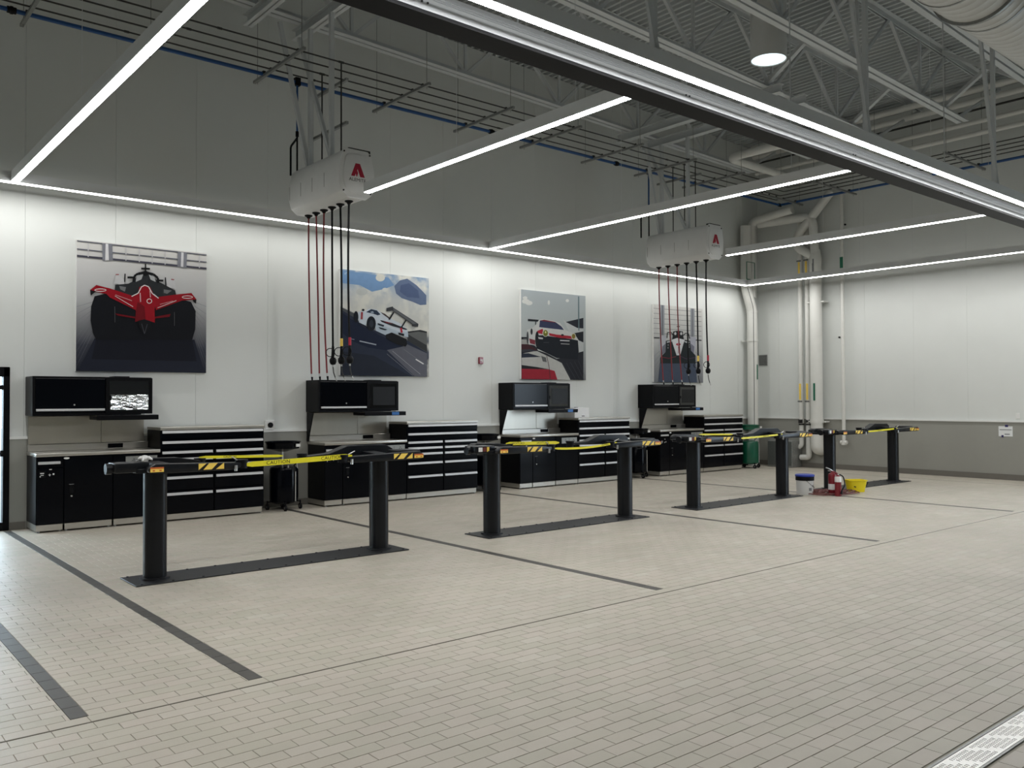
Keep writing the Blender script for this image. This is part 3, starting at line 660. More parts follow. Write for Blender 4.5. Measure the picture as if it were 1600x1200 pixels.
# ================================================================= WORKBENCH CABINETS
YFR=12.42
BAY=('below the red single-seater poster','below the rear-view coupe poster','below the front-view coupe poster','below the white-nosed single-seater poster')
def feet(t,x0,x1):
    for x in (x0+.04,x1-.04): MB().cyl((x,YFR+.06,0),(x,YFR+.06,.03),.018,n=8).build('foot','galvanised',t)
def bay(i,x0):
    w=BAY[i]; xe=x0+1.55
    # narrow cabinet with a drawer
    a,b=x0,x0+.325
    t=thing('narrow_cabinet',f'narrow black base cabinet with a small drawer, {w}','cabinet',((a+b)/2,12.7,0),'narrow bench cabinets')
    MB().box(a,YFR+.022,.105,b,13.0,.98).build('body','black_satin',t,bevel=.004)
    dw=MB().box(a+.006,YFR,.84,b-.004,YFR+.021,.975).build('drawer','black_gloss',t,bevel=.004)
    MB().box(a+.02,YFR-.022,.885,b-.045,YFR-.001,.92).build('handle','handle_alu',dw,bevel=.004)
    dr=MB().box(a+.006,YFR,.108,b-.004,YFR+.021,.832).build('door','black_gloss',t,bevel=.004)
    MB().box(a+.03,YFR-.002,.71,a+.11,YFR,.80).build('socket_plate','black_satin',dr,bevel=.001)
    mb=MB()
    for q,z,wd,h in ((.045,.765,.045,.012),(.05,.742,.035,.008),(.04,.722,.01,.015),(.14,.745,.03,.006),(.152,.732,.006,.03),(.19,.745,.02,.02),(.15,.812,.03,.01)): mb.box(a+q,YFR-.0035,z,a+q+wd,YFR-.0021,z+h)
    mb.build('printed_marks','white_print',dr,smooth=False)
    MB().box(a+.004,YFR+.012,.022,b-.012,YFR+.03,.10).box(a+.003,YFR+.03,.022,a+.012,13.0,.10).build('kick_plate','kick_stainless',t,smooth=False); feet(t,a,b)
    # two door cabinets
    for j,(a,b) in enumerate(((x0+.325,x0+.93),(x0+.93,xe))):
        t=thing('door_cabinet',f'black base cabinet with {"a recessed latch" if j==0 else "a grey recycling plate"} under the bench, {w}','cabinet',((a+b)/2,12.7,0),'bench door cabinets')
        MB().box(a+.001,YFR+.022,.105,b-.001,13.0,.98).build('body','black_satin',t,bevel=.004)
        dr=MB().box(a+.004,YFR,.108,b-.004,YFR+.021,.975).build('door','black_gloss',t,bevel=.004)
        if j==0:
            MB().prism(rrect(a+.065,.49,a+.115,.60,.02),1,YFR-.006,YFR-.0005).build('latch','black_satin',dr)
            MB().cyl((a+.09,YFR-.012,.455),(a+.09,YFR-.001,.455),.011,n=12).build('lock','bright_steel',dr)
            MB().box(a+.06,YFR-.002,.607,a+.12,YFR-.0008,.613).build('latch_mark','grey_print',dr,smooth=False)
            p=[(a+.03+.035*math.cos(q*math.pi/8),.955+.014*math.sin(q*math.pi/8)) for q in range(16)]
            MB().prism(p,1,YFR-.003,YFR-.0005).build('sticker','white_print',dr)
        else:
            pl=MB().box(a+.16,YFR-.004,.83,b-.04,YFR-.0005,.945).build('recycling_plate','galvanised',dr,bevel=.001)
            mb=MB()
            for cx in (a+.27,b-.13):
                for q in range(3):
                    u=[(cx+.028*math.cos(R(90+120*q+s)),.887+.028*math.sin(R(90+120*q+s))) for s in (-35,35)]; v=[(cx+.016*math.cos(R(90+120*q+s)),.887+.016*math.sin(R(90+120*q+s))) for s in (35,-35)]
                    mb.prism(u+v,1,YFR-.0055,YFR-.0041)
            mb.box((a+b)/2+.055,YFR-.0055,.85,(a+b)/2+.058,YFR-.0041,.925)
            mb.build('recycling_symbols','black_print',pl,smooth=False)
        MB().box(a+.012,YFR+.012,.022,b-.012,YFR+.03,.10).build('kick_plate','kick_stainless',t,smooth=False); feet(t,a,b)
    # worktop and backsplash
    t=thing('worktop',f'stainless steel bench top with an upturned back edge, {w}','worktop',((x0+xe)/2,12.7,.98),'stainless bench tops')
    MB().box(x0-.008,YFR-.02,.982,xe-.002,13.0,1.028).build('slab','bench_steel',t,bevel=.008,seg=2)
    MB().box(x0,12.945,1.029,xe-.002,12.98,1.12).build('upstand','bench_steel',t,bevel=.004)
    MB().box(x0+1.0,12.935,1.045,x0+1.2,12.944,1.105).build('socket_strip','black_gloss',t,bevel=.002)
    t=thing('backsplash',f'brushed stainless steel back panel between bench and wall cupboards, {w}','panel',((x0+xe)/2,13.0,1.12),'stainless back panels')
    MB().box(x0+.01,12.985,1.122,x0+.92,13.0,1.50).build('panel','stainless',t,bevel=.003)
    MB().box(x0+.925,12.985,1.122,x0+1.50,13.0,1.50).build('panel','stainless',t,bevel=.003)
    if i: MB().prism([(12.78,1.5),(13.0,1.5),(13.0,1.03),(12.96,1.03)],0,x0-.022,x0-.004).build('side_bracket','black_satin',t,smooth=False)
    # wall cupboard
    a,b=x0-.015,x0+.875; yf=12.6
    t=thing('wall_cupboard',f'black wall cupboard with a lift-up door and silver pull strip, {w}','cupboard',((a+b)/2,12.8,1.51),'black wall cupboards')
    MB().box(a,yf+.02,1.512,b,D-.002,2.035).build('body','black_satin',t,bevel=.006)
    MB().box(a,yf,1.512,b,yf+.019,1.545).box(a,yf,2.01,b,yf+.019,2.035).box(a,yf,1.545,a+.03,yf+.019,2.01).build('front_frame','black_satin',t,smooth=False)
    dr=MB().box(a+.033,yf-.004,1.548,b-.004,yf+.016,2.007).build('door','black_gloss',t,bevel=.004)
    MB().box(a+.04,yf-.026,1.572,b-.012,yf-.0045,1.602).build('pull_strip','handle_alu',dr,bevel=.004)
    MB().cyl((a+.5,yf-.012,1.655),(a+.5,yf-.0042,1.655),.011,n=12).build('lock','bright_steel',dr)
    # screen cabinet
    a,b=x0+.877,x0+1.50
    t=thing('screen_cabinet',f'black computer screen cabinet with a pull-out keyboard tray, {w}','cabinet',((a+b)/2,12.8,1.43),'screen cabinets')
    MB().box(a,yf+.02,1.512,b,D-.002,2.035).build('body','black_satin',t,bevel=.012,seg=2)
    fr=MB().box(a+.004,yf-.004,1.515,b-.004,yf+.019,1.57).box(a+.004,yf-.004,1.985,b-.004,yf+.019,2.025).box(a+.004,yf-.004,1.57,a+.05,yf+.019,1.985).box(b-.05,yf-.004,1.57,b-.004,yf+.019,1.985).build('door_frame','black_satin',t,smooth=False)
    gl=MB().box(a+.05,yf+.001,1.57,b-.05,yf+.015,1.985).build('door_glass','glass_dark',t,smooth=False)
    if i==0: MB().box(a+.065,yf-.003,1.585,b-.06,yf,1.79).build('protective_film','film_silver',gl,smooth=False,label='crinkled silver protective film')
    else: MB().box(a+.12,yf-.003,1.62,b-.075,yf,1.93).build('screen','screen_dark',gl,smooth=False)
    MB().box(a+.055,yf-.012,1.72,a+.075,yf-.0045,1.78).build('latch','black_satin',fr)
    MB().box(a+.14,12.7,2.0355,a+.34,12.95,2.05).build('vent_cap','black_satin',t)
    tr=MB().box(a-.16,12.40,1.45,b+.02,12.78,1.463).box(a-.16,12.395,1.445,b+.02,12.41,1.512).box(b+.008,12.40,1.463,b+.02,12.78,1.512).box(a-.16,12.40,1.463,a-.148,12.78,1.5).build('keyboard_tray','black_satin',t,bevel=.004)
    MB().box(b-.16,12.43,1.5125,b+.0,12.58,1.525).build('tray_plate','handle_alu',tr)
    if i: MB().box(b-.26,12.390,1.455,b-.12,12.3945,1.505).build('blue_label','tray_blue',tr,smooth=False)
    # drawer chest
    a,b=xe+.003,x0+3.085
    t=thing('drawer_chest',f'tall black drawer chest with silver pull strips, {w}','chest',((a+b)/2,12.7,0),'black drawer chests')
    MB().box(a,YFR+.022,.105,b,13.0,1.285).build('body','black_satin',t,bevel=.004)
    MB().box(a-.006,YFR-.012,1.287,b+.006,13.0,1.33).build('top','bench_steel',t,bevel=.006)
    zs=[1.284,1.187,1.04,.935,.835,.735,.50,.108]
    zh=[1.262,1.115,.972,.872,.772,.612,.383]
    zs=[1.284]+[z+.046 for z in zh[1:]]+[.108]
    m=(a+b)/2
    for k in range(7):
        for (p,q) in (((a+.006,b-.006),) if k<2 else ((a+.006,m-.008),(m+.008,b-.006))):
            d=MB().box(p,YFR,zs[k+1]+.004,q,YFR+.021,zs[k]-.003).build('drawer','black_gloss',t,bevel=.004)
            MB().prism([(YFR-.001,zh[k]-.018),(YFR-.024,zh[k]-.018),(YFR-.018,zh[k]+.018),(YFR-.001,zh[k]+.018)],0,p+.018,q-.02).build('handle','handle_alu',d,smooth=False)
    MB().box(a+.004,YFR+.012,.022,b-.03,YFR+.03,.10).build('kick_plate','kick_stainless',t,smooth=False); feet(t,a,b)
X0=(2.43,6.53,10.63,14.70)
for i,x in enumerate(X0): bay(i,x)
# carton on the third chest
bx=thing('white_carton','small white carton with a black square label on the third drawer chest','box',(12.5,12.75,1.33))
MB().box(12.3,12.64,1.331,12.72,12.94,1.535).build('box','cardboard_white',bx,bevel=.004)
MB().box(12.33,12.637,1.46,12.39,12.6395,1.51).box(12.5,12.637,1.355,12.58,12.6395,1.37).build('label_mark','black_print',bx,smooth=False)
MB().box(12.44,12.75,1.5355,12.5,12.8,1.545).build('painted_hole_patch','black_print',bx,smooth=False)  # raised black patch, paints the dark of a carry hole without any opening
# drain carts
def drain_cart(label,x,y,main,ang,small):
    t=thing('oil_drain_cart',label,'cart',(x,y,0),'wheeled oil drain carts')
    MB().lathe([(0,.09),(.17,.10),(.215,.13),(.22,.17),(.22,.62),(.205,.66),(.12,.69),(0,.70)],(x,y),32).build('tank',main,t)
    MB().cyl((x-.04,y-.02,.68),(x-.04,y-.02,.93),.022,n=12).build('neck','bright_steel',t)
    MB().lathe([(0,.90),(.06,.905),(.2,.945),(.25,.955),(.255,1.055),(.275,1.065),(.275,1.05),(.262,1.045),(.245,.97),(.06,.93),(0,.925)],(x-.02,y),32).build('drain_pan',main,t)
    MB().box(x+.08,y-.262,.985,x+.15,y-.245,1.03).build('pan_label','white_print',t,smooth=False)
    MB().cyl((x+.09,y-.215,.14),(x+.09,y-.215,.60),.010,n=8).build('sight_tube','bright_steel',t)
    MB().cyl((x-.02,y-.19,.60),(x-.02,y-.19,.70),.012,n=8).cyl((x+.16,y-.12,.62),(x+.16,y-.12,.72),.012,n=8).build('valve','bright_steel',t)
    MB().tube(rounded([(x+.12,y-.05,.66),(x+.2,y-.08,.74),(x+.32,y-.1,.82)],.03),.010).build('handle','black_rubber',t)
    for q in range(4):
        an=R(ang+90*q); cx,cy=x+.25*math.cos(an),y+.25*math.sin(an)
        MB().beam((x+.12*math.cos(an),y+.12*math.sin(an),.12),(cx,cy,.125),.035,.014).cyl((cx,cy,.09),(cx,cy,.14),.012,n=8).build('caster_bracket','black_satin',t)
        wl=MB().cyl((cx-.014,cy,.045),(cx+.014,cy,.045),.045,n=18).build('caster_wheel','black_rubber',t)
        MB().cyl((cx-.0155,cy,.045),(cx+.0155,cy,.045),.022,n=12).build('hub','wheel_grey',wl)
drain_cart('black oil drain cart between the first drawer chest and the second bench',5.93,12.62,'black_gloss',250,0)
drain_cart('black oil drain cart between the second drawer chest and the third bench',9.99,12.66,'black_gloss',240,0)
drain_cart('black oil drain cart between the third drawer chest and the fourth bench',14.18,12.64,'black_gloss',255,0)
drain_cart('green oil drain cart beside the last drawer chest near the corner pipe',18.17,12.5,'green_paint',245,0)

# ================================================================= VEHICLE LIFTS
LIFTX=(3.91,8.03,12.08,16.13); LYC=8.49
LAB=('in the bay beside the glazed door','in the second bay from the glazed door','in the third bay from the glazed door','in the bay next to the end wall')
def make_lift():
    cx=LIFTX[0]; t=thing('vehicle_lift','black two-post in-ground vehicle lift '+LAB[0],'lift',(cx,LYC,0),'two-post in-ground lifts')
    pl=MB().box(cx-1.48,8.235,.0005,cx+1.48,8.74,.012).build('base_plate','plate_black',t,bevel=.003)
    mb=MB()
    for k in range(11):
        for y in (8.265,8.71):
            x=cx-1.42+k*.284; mb.cyl((x,y,.012),(x,y,.019),.012,n=6)
    mb.build('bolts','plate_black',pl,kind='stuff')
    for s in (-1,1):
        xp=cx+s*1.235
        X=lambda d: xp+s*d          # d > 0 outwards
        po=MB().prism(rrect(xp-.102,8.388,xp+.102,8.592,.085,7),2,.012,1.035).build('post','lift_black',t)
        MB().prism(rrect(xp-.125,8.365,xp+.125,8.615,.09,6),2,.012,.03).build('collar','plate_black',po)
        MB().prism(rrect(xp-.24,8.24,xp+.24,8.74,.05,4),2,1.035,1.075).build('yoke','lift_black',t,bevel=.004)
        # control box on the outer end
        bx=MB().box(X(.12),8.27,1.045,X(.42),8.5,1.135).build('latch_box','lift_black',t,bevel=.01,seg=2)
        if s<0:
            MB().box(X(.38),8.267,1.068,X(.32),8.2695,1.12).build('white_label','white_print',bx,smooth=False)
            MB().box(X(.31),8.267,1.07,X(.26),8.2695,1.12).build('brown_label','brown_print',bx,smooth=False)
            MB().box(X(.25),8.267,1.065,X(.215),8.2695,1.122).build('yellow_label','yellow_print',bx,smooth=False)
        MB().cyl((X(.42),8.4,1.08),(X(.47),8.4,1.08),.05,n=16).build('end_boss','lift_black',t)
        # front arm
        i0,i1=(-.62,.36) if s>0 else (-.70,.16)
        poly=[(X(i1),1.095),(X(i1+.02),1.075),(X(i1),1.045),(X(i1-.06),1.035),(X(i0+.1),1.035),(X(i0),1.055),(X(i0),1.1),(X(i1-.05),1.125)]
        ar=MB().prism(poly,1,8.12,8.225).build('front_arm','lift_black',t,bevel=.008,seg=2)
        # hazard stripes and warning label on the near side
        sx0=X(-.28) if s<0 else X(-.03); st=MB()
        for a,b,c,d in ((0,.075,0,.0),(.10,.185,.045,.125),(.235,.245,.165,.245)):
            st.prism([(sx0+c,1.048),(sx0+d if d>c else sx0+c+.001,1.048),(sx0+b,1.108),(sx0+a,1.108)] if (a,b)!=(.235,.245) else [(sx0+.165,1.048),(sx0+.245,1.048),(sx0+.245,1.108)],1,8.1178,8.1196)
        st.build('hazard_stripes','yellow_print',ar,smooth=False)
        lx=X(.10) if s<0 else X(.30)
        lb=MB().box(lx-.06,8.1175,1.05,lx+.06,8.1196,1.095).build('warning_label','yellow_print',ar,smooth=False)
        MB().box(lx-.06,8.1162,1.08,lx+.06,8.1174,1.095).box(lx-.04,8.1162,1.058,lx-.02,8.1174,1.07).box(lx+.02,8.1162,1.058,lx+.04,8.1174,1.07).build('label_print','orange_print',lb,smooth=False)
        # lift pad with pin at the inner end
        MB().cyl((X(i0-.02),8.17,1.04),(X(i0-.02),8.17,1.10),.055,n=20).cyl((X(i0-.02),8.17,1.10),(X(i0-.02),8.17,1.125),.062,n=20).build('front_pad','black_rubber',t)
        MB().cyl((X(i0+.06),8.112,1.02),(X(i0+.06),8.112,1.075),.014,n=10).build('arm_pin','bright_steel',t); MB().tube([(X(i0+.03),8.15,1.12),(X(i0+.10),8.12,1.16)],.006).build('pin_lever','bright_steel',t)
        # rear arm, humped, with a long extension
        if s>0: poly=[(X(.34),1.08),(X(.30),1.045),(X(-.75),1.06),(X(-.78),1.085),(X(-.50),1.105),(X(-.26),1.185),(X(.25),1.178),(X(.34),1.13)]
        else:   poly=[(X(.12),1.06),(X(.05),1.045),(X(-.52),1.07),(X(-.52),1.10),(X(-.30),1.135),(X(.05),1.14),(X(.12),1.11)]
        ra=MB().prism(poly,1,8.73,8.86).build('rear_arm','lift_black',t,bevel=.006)
        e=-.78 if s>0 else -.52
        MB().cyl((X(e-.02),8.80,1.03),(X(e-.02),8.80,1.09),.05,n=20).cyl((X(e-.02),8.80,1.09),(X(e-.02),8.80,1.115),.058,n=20).build('rear_pad','black_rubber',t)
        MB().beam((X(-.05),8.3,1.085),(X(-.02),8.7,1.10),.16,.03).build('arm_restraint','lift_black',t)
    return t
lift0=make_lift(); lifts=[lift0]
for k in (1,2,3):
    c=copy_tree(lift0); c.location.x=LIFTX[k]; c['label']='black two-post in-ground vehicle lift '+LAB[k]; lifts.append(c)
for ch in list(lift0.children):
    for g in list(ch.children):
        if g.name.split('.')[0] in ('white_label','brown_label','yellow_label'): bpy.data.objects.remove(g)
# caution tape strung between the arms
def tape(label,a,b,sag,w,texts,mirror=False):
    a,b=Vector(a),Vector(b); n=14; t=thing('caution_tape',label,'tape',tuple((a+b)/2-Vector((0,0,sag+w))),'yellow caution tapes on the lifts')
    f=lambda s:(a.lerp(b,s)-Vector((0,0,sag*4*s*(1-s))))
    ww=lambda s: w*min(1,.35+9*s,.35+9*(1-s))
    mb=MB()
    for i in range(n):
        s0,s1=i/n,(i+1)/n
        for dy,fl in ((0,1),(.002,0)):
            p,q=f(s0),f(s1); d=Vector((0,dy,0)); u0,u1=Vector((0,0,ww(s0)/2)),Vector((0,0,ww(s1)/2))
            mb.add([p-u0+d,q-u1+d,q+u1+d,p+u0+d],[(0,1,2,3) if fl else (3,2,1,0)])
    mb.build('band','tape_yellow',t)
    L=(b-a).length
    for c in texts:
        m=MB(); text_poly('CAUTION',w*.95,lambda u,v:(lambda s:(f(s).x,f(s).y-.0015,f(s).z+v))(c+(-u if mirror else u)*1.15/L),0,m)
        m.build('lettering','black_print',t,smooth=False)
FR=((3.40,8.13,1.075),(4.60,8.13,1.11)); BK=((3.20,8.78,1.125),(4.12,8.78,1.10))
off=[Vector((x-LIFTX[0],0,0)) for x in LIFTX]
tape('yellow caution tape between the front arms of the lift beside the glazed door',FR[0],FR[1],.004,.052,(.30,.80))
tape('thin yellow caution tape between the rear arms of the lift beside the glazed door',BK[0],BK[1],.0,.028,(.35,))
o=off[1]; tape('sagging yellow caution tape between the front arms of the second lift',Vector(FR[0])+o,Vector(FR[1])+o,.03,.028,(.8,))
tape('straight yellow caution tape between the rear arms of the second lift',Vector((3.15,8.78,1.12))+o,Vector(BK[1])+o,.0,.045,(.22,.68),True)
o=off[2]; tape('yellow caution tape between the front arms of the third lift',Vector(FR[0])+o,Vector(FR[1])+o,.006,.03,(.6,))
tape('short yellow caution tape at the rear arms of the third lift',Vector(BK[0])+o,Vector(BK[1])+o,.0,.028,())
o=off[3]; tape('yellow caution tape between the front arms of the lift next to the end wall',Vector(FR[0])+o,Vector(FR[1])+o,.004,.03,(.4,))
# white rag tied on the first lift
rg=MB()
random.seed(3)
for a in range(6):
    q=R(60*a); r=.06+.03*random.random()
    rg.tube([(2.52,8.3,1.16),(2.52+r*.6*math.cos(q),8.3+r*.5*math.sin(q),1.175),(2.52+r*math.cos(q),8.3+r*math.sin(q),1.145+.03*random.random())],[.024,.016,.006],n=6)
rg.lathe([(0,1.137),(.03,1.14),(.038,1.165),(.025,1.195),(0,1.20)],(2.52,8.3),10)
tag(rg.build('tied_rag','rag_white'),'small white rag tied on the latch box of the first lift','rag')

# ================================================================= HOSE REELS
def reel(x, label, gcap):
    y0,y1=10.42,12.0; zb=4.50
    t=thing('hose_reel',label,'hose reel',(x,(y0+y1)/2,zb),'overhead hose reels')
    prof=[(-.13,zb),(-.225,zb+.075),(-.265,zb+.20),(-.265,zb+.40),(-.22,zb+.60),(-.17,zb+.66),(.17,zb+.66),(.22,zb+.60),(.265,zb+.40),(.265,zb+.20),(.225,zb+.075),(.13,zb)]
    MB().prism([(x+a,b) for a,b in prof],1,y0+.03,y1).build('housing','reel_white',t,bevel=.012,seg=2)
    cap=MB().prism([(x+a*1.05,zb+.33+(b-zb-.33)*1.04) for a,b in prof],1,y0,y0+.032).build('end_cap','reel_white',t,bevel=.014,seg=2)
    MB().prism([(x+a*.8,zb+.33+(b-zb-.33)*.82) for a,b in prof],1,y0-.012,y0).build('cap_face','reel_white',cap,bevel=.01,seg=2)
    # red A emblem and name
    yl=y0-.0135; s=.0165
    mb=MB()
    for poly in ([(-6,-4),(-1.8,7),(2.4,7),(1.0,4.2),(-2.6,-4)],[(1.0,4.2),(2.4,7),(7,-4),(2.6,-4),(.2,2.2)],[(-1.6,-1.6),(-.2,1.2),(.6,-1.0),(-.4,-4),(-1.0,-4)]):
        mb.prism([(x+a*s,zb+.36+b*s) for a,b in poly],1,yl,yl+.0014,0)
    mb.build('emblem','red_print',cap,smooth=False)
    m=MB(); text_poly('ALEMITE',.066,lambda u,v:(x+u*1.05,yl,zb+.245+v),0,m); m.build('lettering','black_print',cap,smooth=False)
    for a,z in ((-.21,.08),(.21,.08),(-.20,.62),(.20,.62)): MB().cyl((x+a,y0-.008,zb+z),(x+a,y0,zb+z),.012,n=8).build('screw','iron_pipe',cap)
    for k in range(4): MB().box(x-.268,y0+.45+k*.36,zb+.2,x-.264,y0+.456+k*.36,zb+.4).build('seam','seam_grey',t,smooth=False)
    ZB=ZT(x)-JD-.17
    ps=MB().beam((x-.06,y0+.62,zb+.66),(x-.06,y0+.62,ZB),.06,.06).build('strut','steel_paint',t,smooth=False)
    MB().beam((x-.02,y0+.68,zb+.66),(x-.02,y0+1.72,ZB),.06,.05,up=(1,0,0)).build('strut','steel_paint',t,smooth=False)
    MB().beam((x-.03,y1-.25,zb+.66),(x-.03,y1-.25,ZB),.06,.06).build('strut','steel_paint',t,smooth=False)
    MB().beam((x-.03,y1-.2,zb+.66),(x-.5,y1-.2,ZB),.06,.05,up=(0,1,0)).build('strut','steel_paint',t,smooth=False)
    MB().box(x-.1,y0+.05,zb+.662,x+.24,y0+.14,zb+.70).build('port_block','iron_pipe',t)
    # six hoses
    for k in range(6):
        y=11.87-.245*k; red=k<3
        MB().lathe([(0,zb+.012),(.055,zb+.01),(.06,zb-.012),(.03,zb-.03),(.02,zb-.05)],(x,y),14).build('hose_outlet','black_rubber',t)
        zend=2.10 if red else 2.42
        sw=.018*math.sin(k*2.1)
        pts=[(x+sw*math.sin(q*3),y-.10*(q**2)*(1 if red else .3),zb-.03-(zb-.03-zend)*q) for q in [j/12 for j in range(13)]]
        h=MB().tube(pts,.0125 if red else .015,n=8).build('hose','red_hose' if red else 'black_rubber',t)
        e=Vector(pts[-1])
        if red:
            MB().cyl(e,e-Vector((-.004,.008,.045)),.011,n=8).build('hose_ferrule','bright_steel',h)
            MB().cyl(e-Vector((-.004,.008,.045)),e-Vector((-.006,.012,.10)),.016,.012,n=10).build('quick_coupler','black_rubber',h)
        else:
            if k>3: MB().cyl(e+Vector((0,0,.16)),e+Vector((0,0,.05)),.021,n=10).build('colour_sleeve','yellow_print' if k==4 else 'red_print',h)
            MB().tube([e+Vector((0,0,.06)),e+Vector((0,0,-.06)),e+Vector((-.01,0,-.12))],[.018,.024,.02],n=10).build('control_grip','black_rubber',h)
            MB().lathe([(0,e.z-.21),(.035,e.z-.20),(.05,e.z-.165),(.05,e.z-.13),(.03,e.z-.10),(0,e.z-.10)],(e.x,e.y),14).build('meter','black_rubber',h)
            MB().tube(arc((e.x-.045,e.y,e.z-.03),0,2*math.pi,.06,(.75,-.65,0),(0,0,1),18),.006,n=6).build('trigger_guard','black_rubber',h)
            MB().cyl((e.x,e.y,e.z-.20),(e.x,e.y,e.z-.235),.012,n=8).build('nozzle_nut','bright_steel',h)
            MB().tube([(e.x,e.y,e.z-.235),(e.x+.005,e.y-.01,e.z-.32),(e.x+.03,e.y-.02,e.z-.40)],.008,n=6).build('nozzle_tube','iron_pipe',h)
            MB().cyl((e.x+.028,e.y-.02,e.z-.385),(e.x+.045,e.y-.03,e.z-.44),.010,.006,n=8).build('nozzle_tip','bright_steel',h)
reel(RX[0],'white six-hose overhead reel housing hanging near the second poster',None)
reel(RX[1],'white six-hose overhead reel housing hanging in front of the fourth poster',None)

# ================================================================= OVERHEAD PIPES
PZ=6.55; PY=(11.80,11.50,11.20,10.92); BY=12.05; EX=(18.35,18.05,17.75,17.46); BX=18.9
for k,(y,ex) in enumerate(zip(PY,EX)):
    t=thing('iron_pipe',['thin black fluid pipe beside the blue pipe in the overhead rack','second thin black fluid pipe from the blue pipe overhead','third thin black fluid pipe from the blue pipe overhead','thin black fluid pipe farthest from the blue pipe overhead'][k],'pipe',(8,y,PZ),'thin overhead fluid pipes')
    MB().tube(rounded([(-4,y,PZ),(ex,y,PZ),(ex,-4,PZ)],.06),.011,n=6).build('run','iron_pipe',t)
    for x in (3.3,9.6,12.9): MB().cyl((x+k*.3,y,PZ),(x+.06+k*.3,y,PZ),.017,n=8).build('coupling','iron_pipe',t)
    for rx in RX:
        MB().tube([(rx+.03,y,PZ),(rx+.03,y,5.17)],.011,n=6).build('drop','iron_pipe',t)
        MB().cyl((rx-.01,y,PZ),(rx+.07,y,PZ),.018,n=8).build('tee','iron_pipe',t)
t=thing('air_pipe','blue compressed air pipe running along the wall above the posters','pipe',(8,BY,PZ))
MB().tube(rounded([(-4,BY,PZ),(BX,BY,PZ),(BX,-4,PZ)],.05),.028,n=10).build('run','blue_pipe',t)
for x in (2.05,9.66,12.95): MB().cyl((x-.05,BY,PZ),(x+.05,BY,PZ),.042,n=12).cyl((x-.015,BY,PZ),(x+.015,BY,PZ),.05,n=12).build('coupling','black_rubber',t)
MB().cyl((BX-.05,BY,PZ),(BX+.04,BY,PZ),.042,n=12).build('corner_elbow','black_rubber',t)
for rx in RX:
    MB().box(rx-.14,BY-.04,PZ-.05,rx-.06,BY+.04,PZ+.07).build('drop_saddle','black_rubber',t)
    MB().tube(rounded([(rx-.10,BY,PZ),(rx-.10,BY,5.75)],.03),.016,n=8).build('drop','blue_pipe',t)
    MB().tube(rounded([(rx-.10,BY,5.78),(rx-.10,BY,5.17)],.03),.014,n=8).tube(rounded([(rx-.10,BY,5.70),(rx-.10,BY+.22,5.62),(rx-.10,BY+.22,5.17)],.04),.016,n=8).cyl((rx-.10,BY,5.72),(rx-.10,BY,5.80),.026,n=8).build('valve_branch','black_rubber',t)
def hanger(x,y,along,label,i):
    t=thing('pipe_hanger',label,'hanger',(x,y,PZ-.06),'pipe rack hangers')
    if along=='y':
        a,b=(x,10.72,PZ-.032),(x,12.38,PZ-.032)
    else: a,b=(17.25,y,PZ-.032),(19.2,y,PZ-.032)
    MB().beam(a,b,.042,.04).build('channel','galvanised',t,smooth=False)
    a,b=Vector(a),Vector(b)
    for q in (.05,.93):
        p=a.lerp(b,q); MB().cyl(p-Vector((0,0,.06)),(p.x,p.y,ZT(p.x)),.005,n=6).build('rod','galvanised',t)
    C=lambda x0,y0,x1,y1,h: MB().box(x0,y0,PZ-.012,x1,y1,PZ+h).build('clamp','iron_pipe',t,smooth=False)
    if along=='y':
        for yy in PY: C(x-.014,yy-.016,x+.014,yy+.016,.02)
        C(x-.02,BY-.036,x+.02,BY+.036,.04)
    else:
        for xx in EX: C(xx-.016,y-.014,xx+.016,y+.014,.02)
        C(BX-.036,y-.02,BX+.036,y+.02,.04)
HL=['beside the glazed door','over the first poster','over the first drawer chest','over the second poster','between the second and third posters','just before the third poster','over the third poster','between the third and fourth posters','over the fourth poster','past the fourth poster']
for i,x in enumerate((2.22,3.78,5.33,7.40,9.07,10.63,12.27,13.87,15.50,17.0)): hanger(x,11.5,'y','steel channel pipe hanger '+HL[i],i)
EL=['by the corner pipe','over the white wall pipes','past the white wall pipes','over the taped paper notice','nearer the drive-through door']
for i,y in enumerate((11.6,10.2,8.8,7.35,5.6)): hanger(18.2,y,'x','steel channel pipe hanger along the end wall '+EL[i],i)
for rx,w in zip(RX,('second','fourth')):
    for z in (6.28,5.66):
        t=MB().beam((rx+.062,10.80,z),(rx+.062,11.95,z),.04,.04).build('cross_channel','galvanised',smooth=False)
        tag(t,f'{"upper" if z>6 else "lower"} steel channel bracing the pipe drops near the {w} poster','channel','channels bracing the reel pipe drops')

# ================================================================= WHITE PIPES IN THE CORNER
XP=19.15
t=thing('roof_drain_pipe','white roof drain pipe rising in the corner beside the green cart','pipe',(18.82,12.82,0))
MB().tube(rounded([(18.82,12.83,.0),(18.82,12.83,3.95),(18.56,12.83,4.55),(18.56,12.83,6.1)],.12),.13,n=24).build('pipe','pvc_white',t)
MB().tube(rounded([(18.86,12.86,4.3),(18.86,12.86,6.25),(18.9,11.7,6.38)],.2),.10,n=20).build('upper_pipe','pvc_white',t)
for z in (3.2,3.93,.55): MB().lathe([(.132,z-.03),(.142,z-.03),(.142,z+.03),(.132,z+.03)],(18.82,12.83),24).build('collar','pvc_white',t)
MB().box(18.60,12.98,3.17,19.04,13.015,3.2).build('bracket','pvc_white',t)
MB().tube(rounded([(18.66,12.68,.0),(18.66,12.68,4.0),(18.42,12.68,4.5)],.1),.008,n=6).build('cable','iron_pipe',t)
MB().box(18.81,12.694,2.20,18.85,12.6995,2.58).build('label_strip','green_label',t,smooth=False)
